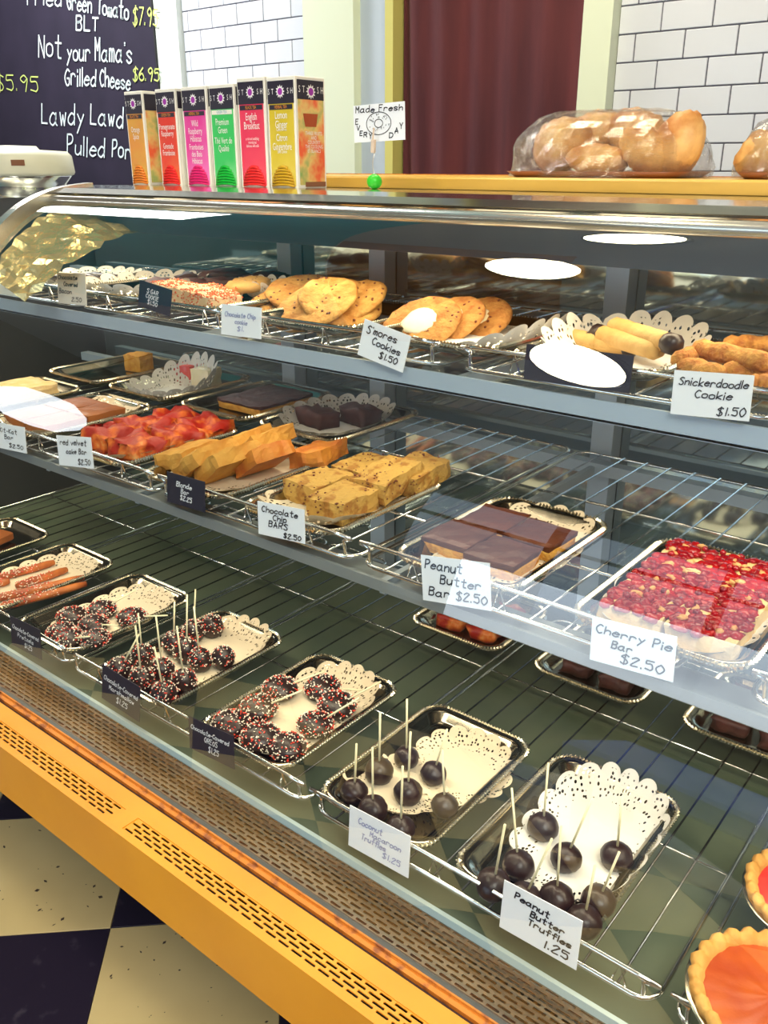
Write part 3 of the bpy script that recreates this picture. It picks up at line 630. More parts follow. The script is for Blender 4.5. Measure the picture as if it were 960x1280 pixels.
# pies at the right edge
def pie(c, r, fill, label, crimps=26):
    t = thing('small_pie', label, 'pie', (c.x, c.y, c.z))
    MB().lathe([(r*.70, 0), (r*.98, .021), (r*1.04, .0225), (r*1.04, .024), (r*.95, .022)], 40).build('foil_pan', 'bead', t, smooth=True)
    Ls = []
    for q, z in ((.74, .005), (.97, .024), (1.0, .030), (.93, .035), (.84, .030), (.80, .023)):
        Ls.append([((r*q*(1+.022*math.sin(crimps*2*PI*k/120)*(q > .9)+.02*noise.noise(Vector((k*.3, q, r)))))*math.cos(2*PI*k/120), (r*q*(1+.022*math.sin(crimps*2*PI*k/120)*(q > .9)))*math.sin(2*PI*k/120), z+.0025*math.sin(crimps*2*PI*k/120+1)*(q > .82)) for k in range(120)])
    MB().loops(Ls, cap1=False).build('crust', 'pie_crust', t, smooth=True)
    Ls = [[(r*q*math.cos(2*PI*k/60), r*q*math.sin(2*PI*k/60), .0245+.004*(1-q)+.002*noise.noise(Vector((q*9*math.cos(2*PI*k/60), q*9*math.sin(2*PI*k/60), 1)))) for k in range(60)] for q in (.86, .7, .5, .3, .1)]
    MB().loops(Ls, cap0=False).build('filling', fill, t, smooth=True)
c1 = onZ(868, 1195, zB+.03); pie(Vector((c1.x+.070, c1.y-.002, zc(zt))), .070, 'pie_orange', 'small pie with orange filling in a foil pan, bottom right corner')
c2 = onZ(920, 1118, zB+.03); pie(Vector((c2.x+.062, c2.y+.042, zc(zt))), .064, 'pie_red', 'small pie with bright red filling behind the orange one')

# ---- middle shelf
zt2 = zM+.005; z2 = zt2+.0025
def slab(name, label, cat, c, d, m, rz=0, rx=0, ry=0, group=None, part='slab', seed=0, amp=.06, top=None, topm=None):
    """rough cut block: a subdivided box whose faces are pushed about by noise"""
    t = thing(name, label, cat, c, (rx, ry, rz), group); mb = MB(); nx, ny, nz = 7, 7, 3
    def lattice(hx, hy, z0, z1, mbx, sd, am):
        idx = {}; vs = []
        def V(i, j, k):
            if (i, j, k) not in idx:
                x = (i/nx*2-1)*hx; y = (j/ny*2-1)*hy; z = z0+(z1-z0)*k/nz; p = Vector((x, y, z)); nn = Vector((noise.noise(p*55+Vector((sd, 0, 0))), noise.noise(p*55+Vector((0, sd, 7))), noise.noise(p*55+Vector((3, 0, sd)))))*am*.06
                if k == 0: nn.z = 0
                e_ = sum((i in (0, nx), j in (0, ny), k in (0, nz)))
                if e_ >= 2: p.x *= .975 if i in (0, nx) else 1; p.y *= .975 if j in (0, ny) else 1; p.z = p.z-.0012 if k == nz else p.z
                idx[(i, j, k)] = len(vs); vs.append(p+nn)
            return idx[(i, j, k)]
        fs = []
        for i in range(nx):
            for j in range(ny): fs.append((V(i, j, nz), V(i+1, j, nz), V(i+1, j+1, nz), V(i, j+1, nz))); fs.append((V(i, j+1, 0), V(i+1, j+1, 0), V(i+1, j, 0), V(i, j, 0)))
        for k in range(nz):
            for i in range(nx): fs.append((V(i, 0, k), V(i+1, 0, k), V(i+1, 0, k+1), V(i, 0, k+1))); fs.append((V(i+1, ny, k), V(i, ny, k), V(i, ny, k+1), V(i+1, ny, k+1)))
            for j in range(ny): fs.append((V(0, j+1, k), V(0, j, k), V(0, j, k+1), V(0, j+1, k+1))); fs.append((V(nx, j, k), V(nx, j+1, k), V(nx, j+1, k+1), V(nx, j, k+1)))
        mbx.add(vs, fs)
    h = d[2]; hb = h-(top or 0); lattice(d[0]/2, d[1]/2, 0, hb, mb, seed, amp); mb.build(part, m, t, smooth=amp > .1)
    if top: mb = MB(); lattice(d[0]/2*1.005, d[1]/2*1.005, hb-.0005, h, mb, seed+5, amp*.6); mb.build('topping', topm, t)
    return t
def scatter(parent, n, dx, dy, z, m, name, size, seed, mats=None, sides=0, kind='stuff', hz=.02):
    rnd = random.Random(seed); mb = MB()
    for _ in range(n):
        s_ = size*rnd.uniform(.6, 1.2)
        if rnd.random() < sides:
            if rnd.random() < .5: p = (rnd.uniform(-dx, dx), -dy*1.0, rnd.uniform(.1, .9)*hz)
            else: p = (dx*1.0, rnd.uniform(-dy, dy), rnd.uniform(.1, .9)*hz)
        else: p = (rnd.uniform(-dx, dx), rnd.uniform(-dy, dy), z)
        mb.blob(p, (s_, s_*rnd.uniform(.5, .9), s_*.6), .2, rnd.random()*9, 6, 4, mtx=Matrix.Rotation(rnd.uniform(0, 3), 3, 'Z'))
    return mb.build(name, m, parent, smooth=True, kind=kind)
# cherry bars
tray(-.236, .775, zt2, 'silver tray with beaded rim holding the red cherry bars', .080, .116)
doily(-.236, .775, zt2+.002, 'white lace doily showing at the edges under the red cherry bars', .062, .100, .012, m='lace_cool', seed=8)
k = 0
for r_ in range(3):
    for c_ in range(2):
        s_ = slab('cherry_bar', 'red cherry topped square bar, %s row %s' % (('front', 'middle', 'back')[r_], ('left', 'right')[c_]), 'bar', (-.236-.0315+.063*c_, .775-.062+.062*r_, zc(z2+.001)), (.0615, .0605, .020), 'crust', group='cherry pie bars', seed=k, amp=.05)
        mb = MB()
        for q in range(62):
            u, v = random.uniform(-.029, .029), random.uniform(-.029, .029); mb.blob((u, v, .0195), (random.uniform(.005, .009), random.uniform(.005, .009), random.uniform(.0025, .0050)), .25, q, 9, 6)
        mb.build('cherry_topping', 'cherry', s_, smooth=True, kind='stuff')
        mb = MB()
        for q in range(11): mb.blob((random.uniform(-.026, .026), random.uniform(-.026, .026), .0225), (.0036, .0036, .0030), .15, q, 8, 6)
        mb.build('cherry', 'cherry_lump', s_, smooth=True, kind='stuff')
        mb = MB()
        for q in range(6): mb.blob((random.uniform(-.026, .026), random.uniform(-.026, .026), .0225), (random.uniform(.002, .005), random.uniform(.002, .004), .0025), .4, q*3, 9, 5)
        mb.build('crumble', 'crumble', s_, smooth=True, kind='stuff'); k += 1
# chocolate topped peanut butter bars
tray(-.452, .775, zt2, 'silver tray with beaded rim holding four chocolate topped orange bars', .073, .113)
doily(-.445, .785, zt2+.002, 'lace doily rolled up at the back of the chocolate topped bars', .056, .094, .014, seed=9, lip=lambda c, s: .25+.9*max(0, s))
for nm, x, y, rz in (('back left', -.487, .808, .04), ('back right', -.424, .800, -.02), ('front left', -.492, .742, .0), ('front right', -.430, .733, .03)):
    s_ = slab('chocolate_topped_bar', 'square bar with smooth chocolate top over crumbly orange base, '+nm+' of four', 'bar', (x, y, zc(z2+.001)), (.060, .062, .018), 'pbbase', rz, group='chocolate topped bars', seed=int(y*999), amp=.05, top=.007, topm='pbtop')
# oat bars
tray(-.683, .772, zt2, 'silver tray with beaded rim holding the chocolate chip oat bars', .075, .113)
doily(-.690, .765, zt2+.002, 'lace doily curled up in front of the chocolate chip oat bars', .058, .092, .020, seed=10, lip=lambda c, s: .3+1.0*max(0, -s))
for i, (x, y, dz, rz, rx, nm) in enumerate(((-.722, .765, .001, -.04, 0, 'leftmost, in front'), (-.660, .742, .001, .03, 0, 'nearest the price card, front right'), (-.650, .815, .014, -.03, .16, 'right, leaning behind the front one'), (-.715, .848, .001, .03, 0, 'back left'), (-.640, .862, .010, 0, .12, 'rearmost at the tray rim'))):
    s_ = slab('oat_bar', 'thick oat bar with chocolate chips, '+nm, 'bar', (x, y, zc(z2+dz)), (.056, .078, .027), 'oatbar', rz, rx, 0, group='chocolate chip oat bars', seed=i*7, amp=.07)
    scatter(s_, 90, .027, .038, .0265, 'chip', 'chocolate_chip', .0017, i, sides=.5, hz=.027)
# blonde bars, leaning slices
tray(-.872, .772, zt2, 'silver tray with thin rim under the leaning blonde bars', .080, .113)
doily(-.872, .775, zt2+.002, 'lace doily under the leaning blonde bars', .062, .09, .008, seed=11)
for i, (x, y, dz, rz, ry, m_, nm) in enumerate(((-.938, .735, .010, .15, -.25, 'blondie', 'leftmost, behind the black price card'), (-.882, .722, .018, .05, -.60, 'blondie', 'front centre, cut side showing'), (-.845, .730, .020, 0, -.70, 'blondie', 'right of the front centre one'), (-.908, .808, .016, .1, -.45, 'blondie', 'second row, behind the leftmost'), (-.868, .815, .020, .05, -.60, 'blondie', 'back row, middle'), (-.822, .770, .020, -.05, -.60, 'blondie_dark', 'dark orange, right side'), (-.800, .850, .010, .2, -.2, 'blondie_dark', 'dark orange, lying at the far right'))):
    slab('blonde_bar', 'golden blonde bar slice, '+nm, 'bar', (x, y, zc(z2)+dz), (.056, .082 if i < 5 else .07, .022), m_, rz, 0, ry, group='blonde bar slices', seed=i*3, amp=.08)
# red swirled cake bars
tray(-1.075, .772, zt2, 'silver tray under the red swirled cake bars', .080, .113)
doily(-1.085, .772, zt2+.002, 'lace doily showing at the front and back of the red swirled cake bars', .064, .096, .014, seed=12)
for i, (x, y, nm) in enumerate(((-1.112, .722, 'front left'), (-1.042, .722, 'front right'), (-1.108, .785, 'middle left'), (-1.040, .787, 'middle right'), (-1.105, .845, 'back left'), (-1.04, .845, 'back right'))):
    slab('red_cake_bar', 'bumpy red and cream swirled cake bar, '+nm, 'bar', (x, y, zc(z2+.001)), (.064, .060, .026), 'redvelvet', .05*(-1)**i, 0, .04, group='red swirled cake bars', seed=i*9, amp=.22)
# caramel brown bars, far left
tray(-1.290, .772, zt2, 'silver tray under the flat caramel brown bars at the left', .080, .113)
doily(-1.283, .772, zt2+.002, 'lace doily with raised front edge beside the flat caramel brown bars', .066, .098, .014, seed=13)
for i, (x, y, nm) in enumerate(((-1.322, .725, 'front left'), (-1.258, .725, 'front right'), (-1.322, .80, 'back left'), (-1.258, .80, 'back right'))):
    slab('caramel_bar', 'flat smooth caramel brown bar, '+nm+' of the block', 'bar', (x, y, zc(z2+.001)), (.0625, .073, .018), 'caramel', group='caramel brown bars', seed=i*4, amp=.03)
tray(-1.50, .772, zt2, 'silver tray at the far left end of the middle shelf', .080, .113)
slab('caramel_bar', 'pale bun coloured bar at the far left end of the middle shelf', 'bar', (-1.49, .80, zc(z2+.001)), (.09, .10, .025), 'crust', seed=44)
# rear row of the middle shelf
tray(-.925, 1.035, zt2, 'silver tray behind the blonde bars with two dark brownies', .085, .110, 0)
doily(-.93, 1.035, zt2+.002, 'frilly doily standing up around the two dark brownies', .062, .085, .024, m='lace_cool', seed=14, lip=lambda c, s: .5+.7*max(0, s, -c))
for i, (x, y) in enumerate(((-.945, 1.005), (-.905, 1.06))): slab('brownie', 'dark knobbly brownie behind the blonde bars, '+('front left' if i == 0 else 'back right'), 'brownie', (x, y, zc(z2+.001)), (.060, .042, .026), 'brownie', -.15, group='brownies behind the blonde bars', seed=i*5+60, amp=.12)
tray(-1.12, 1.035, zt2, 'silver tray behind the red cake bars with a flat layered slice', .085, .110)
slab('layered_slice', 'flat chocolate glazed slice on the tray behind the red cake bars', 'cake', (-1.11, 1.045, zc(z2)), (.11, .13, .018), 'pbbase', group=None, seed=71, top=.006, topm='brownie')
tray(-1.33, 1.035, zt2, 'silver tray with an upturned doily behind the caramel bars', .085, .110)
doily(-1.31, 1.0, zt2+.002, 'crumpled empty doily standing up behind the caramel bars', .055, .07, .048, m='lace_cool', seed=15, lip=lambda c, s: .5+.8*max(0, s))
for i, x in enumerate((-1.36, -1.31, -1.52)): slab('small_cake', 'small square frosted cake at the rear left of the middle shelf, '+('left of the pair', 'right of the pair', 'alone further left')[i], 'cake', (x, 1.08, zc(z2)), (.042, .042, .034), ('pie_red', 'marshmallow', 'pbbase')[i], .2, group='small cakes at rear left', seed=80+i)
tray(-1.53, 1.035, zt2, 'silver tray at the rear left corner of the middle shelf', .085, .110)
# trays seen low at the back of the bottom deck
for i, (x, nm, m_) in enumerate(((-.66, 'left', 'redvelvet'), (-.44, 'centre', 'brownie'), (-.22, 'right', 'brownie'))):
    tray(x, 1.065, zt, 'silver tray at the very back of the bottom deck, '+nm+' one', .080, .085)
    for q, (dx, dy) in enumerate(((-.03, -.03), (.03, -.03), (-.03, .03), (.03, .03))):
        slab('rear_bar', 'crumbly bar on the %s back tray of the bottom deck, %s' % (nm, ('front left', 'front right', 'rear left', 'rear right')[q]), 'bar', (x+dx, 1.065+dy, zc(zs)), (.045, .045, .018), m_, .1, group='crumbly bars at the very back', seed=90+i*4+q, amp=.12)

# ---- top shelf
zt3 = zT+.005; z3 = zt3+.0025
def cookie(name, label, c, r, rot, m='cookie', chips=26, mallow=False, seed=0, group=None, thick=.0085):
    t = thing(name, label, 'cookie', c, rot, group); Ls = []; N = 36
    for q, z in ((.0, 0), (.90, 0), (1.0, .35), (.97, .72), (.88, .90), (.76, .98), (.62, 1.02), (.48, 1.05), (.34, 1.08), (.2, 1.1), (.08, 1.1)):
        Ls.append([(r*q*(1+.05*noise.noise(Vector((2*math.cos(2*PI*k/N), 2*math.sin(2*PI*k/N), seed))))*math.cos(2*PI*k/N), r*q*(1+.05*noise.noise(Vector((2*math.cos(2*PI*k/N), 2*math.sin(2*PI*k/N), seed))))*math.sin(2*PI*k/N), thick*z+(.0034*noise.noise(Vector((q*11*math.cos(2*PI*k/N), q*11*math.sin(2*PI*k/N), seed+3))) if q > .1 and z > .5 else 0)) for k in range(N)])
    MB().loops(Ls).build('dough', m, t, smooth=True); rnd = random.Random(seed); mb = MB()
    for _ in range(chips):
        a = rnd.uniform(0, 6.28); q = rnd.uniform(.5 if mallow else .1, .95)*r; mb.blob((q*math.cos(a), q*math.sin(a), thick*(1.02-.25*(q/r)**4)), (.0019, .0019, .0014), .2, rnd.random(), 7, 5)
    mb.build('chocolate_chips', 'chip', t, smooth=True, kind='stuff')
    if mallow: MB().blob((0, 0, thick), (r*.46, r*.46, .004), .10, seed, 20, 8, 1.5).build('marshmallow_centre', 'marshmallow', t, smooth=True)
    return t
tray(-.79, .905, zt3, 'dark thin tray under the pile of chocolate chip cookies', .085, .105)
CC = [((352, 386), .052, (.40, .10, .2), .018, 'far left, partly hidden'), ((378, 368), .055, (.30, -.1, .9), .024, 'behind, top of the pile'), ((440, 380), .052, (.35, -.3, .6), .014, 'rightmost, leaning'), ((425, 380), .058, (.42, -.15, 1.3), .020, 'second from the right'), ((396, 384), .062, (.50, -.05, 0), .026, 'large and in front')]
for i, (p, r_, rot, h, nm) in enumerate(CC):
    c = onZ(*p, z3+h) if False else onY(p[0], p[1], (.93, .96, .93, .91, .885)[i])
    cookie('chip_cookie', 'round golden chocolate chip cookie, '+nm, c, r_, rot, seed=i, group='chocolate chip cookies on the top shelf', thick=.010)
tray(-.585, .905, zt3, 'silver tray under the cookies with marshmallow centres', .085, .105)
doily(-.565, .905, zt3+.002, 'lace doily curling up right of the cookies with marshmallow centres', .065, .09, .034, m='lace_cool', seed=21, lip=lambda c, s: .15+.9*max(0, c))
for i, (p, Y, rot, nm) in enumerate((((592, 406), .95, (.5, 0, -.1), 'rightmost, behind'), ((560, 407), .915, (.55, -.1, -.1), 'middle one'), ((527, 409), .88, (.55, .02, 0), 'front and largest looking'))):
    cookie('marshmallow_cookie', 'cookie with a white marshmallow centre, '+nm, onY(*p, Y), .052, rot, 'cookie_edge', 16, True, 10+i, 'cookies with marshmallow centres', .010)
tray(-.395, .905, zt3, 'silver tray under the chocolate dipped shortbread fingers', .082, .105)
doily(-.395, .91, zt3+.002, 'white lace doily standing tall behind the shortbread fingers', .065, .090, .034, m='lace_cool', seed=22, lip=lambda c, s: .2+.9*max(0, s, -c))
def finger(name, label, a, b, r, m, ends=None, group=None, z=z3+.01, wob=.0, seed=0):
    A = onZ(*a, z); B = onZ(*b, z); c = (A+B)/2; d = B-A; L = d.length
    t = thing(name, label, 'cookie', c, math.atan2(d.y, d.x), group)
    P = [(-L/2+L*k/12, wob*math.sin(k*1.1+seed), wob*.5*math.cos(k*1.3)) for k in range(13)]
    rs = [r*.55]+[r*(1+.12*noise.noise(Vector((k*.8, seed, 0)))) for k in range(11)]+[r*.55]
    MB().tube(P, rs, 10).build('body', m, t, smooth=True)
    if ends:
        for s_ in ends: MB().tube([(s_*L/2*u, 0, 0) for u in (.72, .78, .95, 1.03)], [r*.98, r*1.07, r*1.07, r*.6], 10).build('chocolate_dip', 'chocolate', t, smooth=True)
for i, (a, b, e_, h, nm) in enumerate((((735, 425), (792, 436), (1, -1), .010, 'lowest, partly behind the lamp reflection'), ((744, 416), (826, 440), (-1,), .018, 'middle one'), ((764, 406), (846, 432), (1,), .028, 'topmost'), ((700, 420), (750, 428), (-1,), .010, 'far left of the tray'))):
    finger('shortbread_finger', 'thick shortbread finger with chocolate dipped end, '+nm, a, b, .0105, 'shortbread', e_, 'shortbread fingers', z3+h, 0, i)
tray(-.20, .905, zt3, 'silver tray under the knobbly cinnamon cookies at the right', .082, .105)
for i, (a, b, h, nm) in enumerate((((868, 434), (965, 455), .026, 'topmost long one'), ((905, 430), (975, 432), .020, 'behind, upper right'), ((850, 455), (900, 470), .012, 'curled one at the left'), ((905, 462), (985, 470), .014, 'middle right'), ((935, 478), (995, 488), .010, 'lowest right'), ((850, 450), (868, 444), .018, 'short stub at the far left'))):
    finger('cinnamon_cookie', 'knobbly orange brown cinnamon sugar stick cookie, '+nm, a, b, .0098, 'snicker', None, 'cinnamon stick cookies', z3+h, .002, i)
# sprinkled slabs and round cookie
tray(-1.04, .905, zt3, 'silver tray under the sprinkled sugar slabs', .085, .105)
for i, (x, y, rz, nm) in enumerate(((-1.075, .845, .1, 'front left'), (-1.005, .85, -.1, 'front right'), (-1.07, .91, 0, 'behind'))):
    s_ = slab('sprinkled_slab', 'cream sugar slab crusted with red sprinkles, '+nm, 'cookie', (x, y, zc(z3+.002)), (.07, .055, .030-.006*i), 'sugar', rz, 0, .1, group='sprinkled sugar slabs', seed=i+30)
    scatter(s_, 420, .034, .027, .0305-.006*i, 'spr_coral', 'orange_sprinkles', .0016, i, sides=.45, hz=.028)
    scatter(s_, 120, .034, .027, .0305-.006*i, 'spr_white', 'white_sprinkles', .0013, i+5, sides=.45, hz=.028)
cookie('sugar_cookie', 'round pale sugar cookie lying on top at the back, left of the chip cookies', onY(311, 361, .96), .036, (.12, 0, 0), 'shortbread', 8, False, 50, None, .014)
doily(-1.02, .99, zt3+.002, 'small frilly doily behind the round pale sugar cookie', .045, .03, .030, m='lace_cool', seed=23)
tray(-1.22, .905, zt3, 'tray with dark chocolate bark pieces at the left of the top shelf', .085, .105)
doily(-1.235, .905, zt3+.002, 'frilly white doily under the dark bark pieces on the top shelf', .068, .09, .026, m='lace_cool', seed=24)
for i, (x, y, z_) in enumerate(((-1.22, .93, .012), (-1.17, .95, .014), (-1.13, .98, .016), (-1.18, 1.03, .022), (-1.10, 1.05, .020), (-1.24, 1.02, .015))):
    o = MB().blob((0, 0, 0), (.042, .024, .010), .25, i, 16, 10, 2.6).build('bark_piece', 'brownie', None, (x, y, zc(z3+z_)), .3*i, smooth=True)
    tag(o, 'dark reddish chocolate bark piece, %s from the left in the back left pile' % ORD[sorted((-1.22, -1.17, -1.13, -1.18, -1.10, -1.24)).index(x)], 'chocolate', 'dark bark pieces')
tray(-1.42, .905, zt3, 'tray with chocolate coated strips behind the two leftmost white cards', .085, .105)
doily(-1.41, .91, zt3+.002, 'white doily behind the leftmost cards of the top shelf', .068, .085, .020, m='lace_cool', seed=25)
for i in range(3):
    o = MB().blob((0, 0, 0), (.050, .012, .007), .2, i+9, 14, 8, 2).build('coated_strip', 'chocolate', None, (-1.43+.02*i, .87+.03*i, zc(z3+.012)), .15, smooth=True)
    tag(o, 'chocolate coated strip on the top shelf doily, %s of three' % ('front', 'middle', 'back')[i], 'chocolate', 'chocolate coated strips')

# ------------------------------------------------------------ price cards
def card(tl, tr_, br, Y, lines, label, face='paper', ink='ink', wt=.0011, lean=.12, yaw=0):
    A, B, C_ = onY(*tl, Y), onY(*tr_, Y), onY(*br, Y); W = (B-A).length; H = (B-C_).length; tilt = math.atan2(B.z-A.z, B.x-A.x)
    base = C_+(A-B)/2
    t = thing('price_card', label, 'card', base, (-lean, -tilt, yaw), 'price cards clipped to the rack lips')
    MB().box((0, .0006, H/2), (W, .0010, H)).build('card_sheet', face, t)
    MB().tube([(-.006, .003, .004), (-.006, .003, .016), (.006, .003, .016), (.006, .003, .004)], .0008, 5).build('clip', 'chrome', t)
    L = [(s_, -W/2+u0*W, -W/2+u1*W, H*v, H*(v+dv), h*H) for s_, u0, u1, v, h, dv in lines]
    lettering(L, wt, len(label), .18).build('handwriting', ink, t, (0, -.0004, 0))
    return t
YB_, YM_, YT_ = .572, .645, .769
card((630, 1107), (729, 1160), (720, 1213), YB_, [('Peanut', .16, .60, .76, .13, -.04), ('Butter', .38, .80, .57, .12, -.02), ('Truffles', .36, .90, .38, .12, -.02), ('1.25', .58, .88, .10, .16, 0)], 'white card reading Peanut Butter Truffles 1.25, lowest one in the case', wt=.0015)
card((433, 1010), (509, 1050), (510, 1098), YB_, [('Coconut', .16, .55, .68, .14, 0), ('Macaroon', .36, .86, .52, .12, 0), ('Truffles', .22, .62, .34, .14, 0), ('$1.25', .58, .86, .16, .14, 0)], 'white card with pale writing Coconut Macaroon Truffles, on the bottom deck', ink='ink_pale')
card((529, 697), (616, 708), (614, 764), YM_, [('Peanut', .06, .60, .72, .20, -.02), ('Butter', .28, .86, .44, .18, -.03), ('Bar $2.50', .10, .94, .14, .18, -.02)], 'white card reading Peanut Butter Bar $2.50 on the middle shelf', wt=.0014)
card((738, 773), (844, 799), (841, 853), YM_, [('Cherry Pie', .06, .95, .68, .18, -.03), ('Bar', .26, .50, .40, .17, 0), ('$2.50', .38, .88, .12, .20, 0)], 'white card reading Cherry Pie Bar $2.50 on the middle shelf', wt=.0013)
card((314, 627), (372, 638), (381, 680), YM_, [('Chocolate', .10, .86, .72, .16, 0), ('Chip', .34, .62, .52, .17, 0), ('BARS', .24, .64, .30, .17, 0), ('$2.50', .56, .92, .06, .14, 0)], 'white card reading Chocolate Chip BARS $2.50 on the middle shelf', wt=.0013)
card((68, 545), (111, 548), (117, 586), YM_, [('red velvet', .10, .86, .70, .18, .02), ('cake Bar', .26, .84, .42, .16, .02), ('$2.50', .58, .92, .10, .17, 0)], 'white card reading red velvet cake Bar on the middle shelf', wt=.0012)
card((-17, 527), (27, 535), (33, 567), YM_, [('Kit-Kat', .30, .78, .66, .16, 0), ('Bar', .42, .66, .42, .16, 0), ('$2.50', .54, .92, .12, .15, 0)], 'white card on the middle shelf cut by the left picture edge', wt=.0011)
card((455, 400), (513, 422), (503, 466), YT_, [("S'mores", .10, .74, .68, .20, 0), ('Cookies', .26, .86, .42, .18, -.02), ('$1.50', .46, .84, .14, .17, 0)], "white card reading S'mores Cookies $1.50 on the top shelf", wt=.0013)
card((838, 463), (938, 470), (936, 527), YT_, [('Snickerdoodle', .08, .94, .68, .17, .02), ('Cookie', .30, .76, .42, .17, .01), ('$1.50', .60, .94, .08, .18, .01)], 'white card reading Snickerdoodle Cookie $1.50 on the top shelf', wt=.0010)
card((272, 380), (322, 385), (326, 424), YT_, [('Chocolate Chip', .10, .86, .62, .15, 0), ('cookie', .36, .66, .40, .14, 0), ('$1.', .42, .58, .18, .15, 0)], 'white card with faded blue writing under the chocolate chip cookies', ink='ink_pale', wt=.0010)
card((75, 344), (111, 346), (108, 382), YT_, [('Chocolate', .05, .72, .80, .13, 0), ('Covered', .24, .72, .58, .13, 0), ('Bacon', .06, .50, .34, .15, 0), ('2.50', .50, .84, .10, .13, 0)], 'cream square card reading Chocolate Covered Bacon on the top shelf', face='paper_cream', wt=.0011)
card((-12, 334), (27, 339), (23, 371), YT_, [('Chocolate', .3, .92, .74, .13, 0), ('Covered', .42, .90, .5, .13, 0), ('mint', .6, .92, .22, .14, 0)], 'cream card on the top shelf cut by the left picture edge', face='paper_cream', wt=.0010)
card((130, 838), (178, 868), (174, 903), YB_, [('Chocolate-Covered', .06, .94, .62, .13, -.03), ('Marshmallow', .20, .85, .42, .13, -.02), ('$1.25', .40, .68, .16, .15, 0)], 'small black card with white writing before the sprinkled marshmallows', face='card_black', ink='ink_white', wt=.0010)
card((239, 902), (296, 928), (293, 962), YB_, [('Chocolate-Covered', .06, .90, .66, .13, -.02), ('OREOS', .36, .64, .42, .15, 0), ('$1.25', .44, .66, .16, .17, 0)], 'small black card with white writing before the eight sprinkled cookies', face='card_black', ink='ink_white', wt=.0010)
card((15, 776), (53, 795), (52, 825), YB_, [('Chocolate-Covered', .08, .94, .62, .13, -.03), ('Pretzels', .24, .76, .40, .14, -.02), ('$1.25', .46, .70, .14, .15, 0)], 'small black card with white writing, leftmost on the bottom deck', face='card_black', ink='ink_white', wt=.0010)
card((203, 590), (250, 603), (256, 641), YM_, [('Blonde', .26, .66, .62, .15, 0), ('Bar', .38, .58, .42, .14, 0), ('$2.25', .36, .66, .20, .15, 0)], 'black card with white writing before the leaning blonde bars', face='card_black', ink='ink_white', wt=.0011)
card((168, 349), (208, 362), (212, 396), YT_, [('SUGAR', .26, .60, .62, .15, 0), ('COOKIE', .24, .62, .42, .15, 0), ('$1.50', .30, .60, .20, .15, 0)], 'black card with white writing on the top shelf left of the sprinkled slabs', face='card_black', ink='ink_white', wt=.0010)
card((654, 430), (788, 445), (786, 492), YT_, [], 'black card on the top shelf before the shortbread fingers, lit by a lamp reflection', face='card_black')

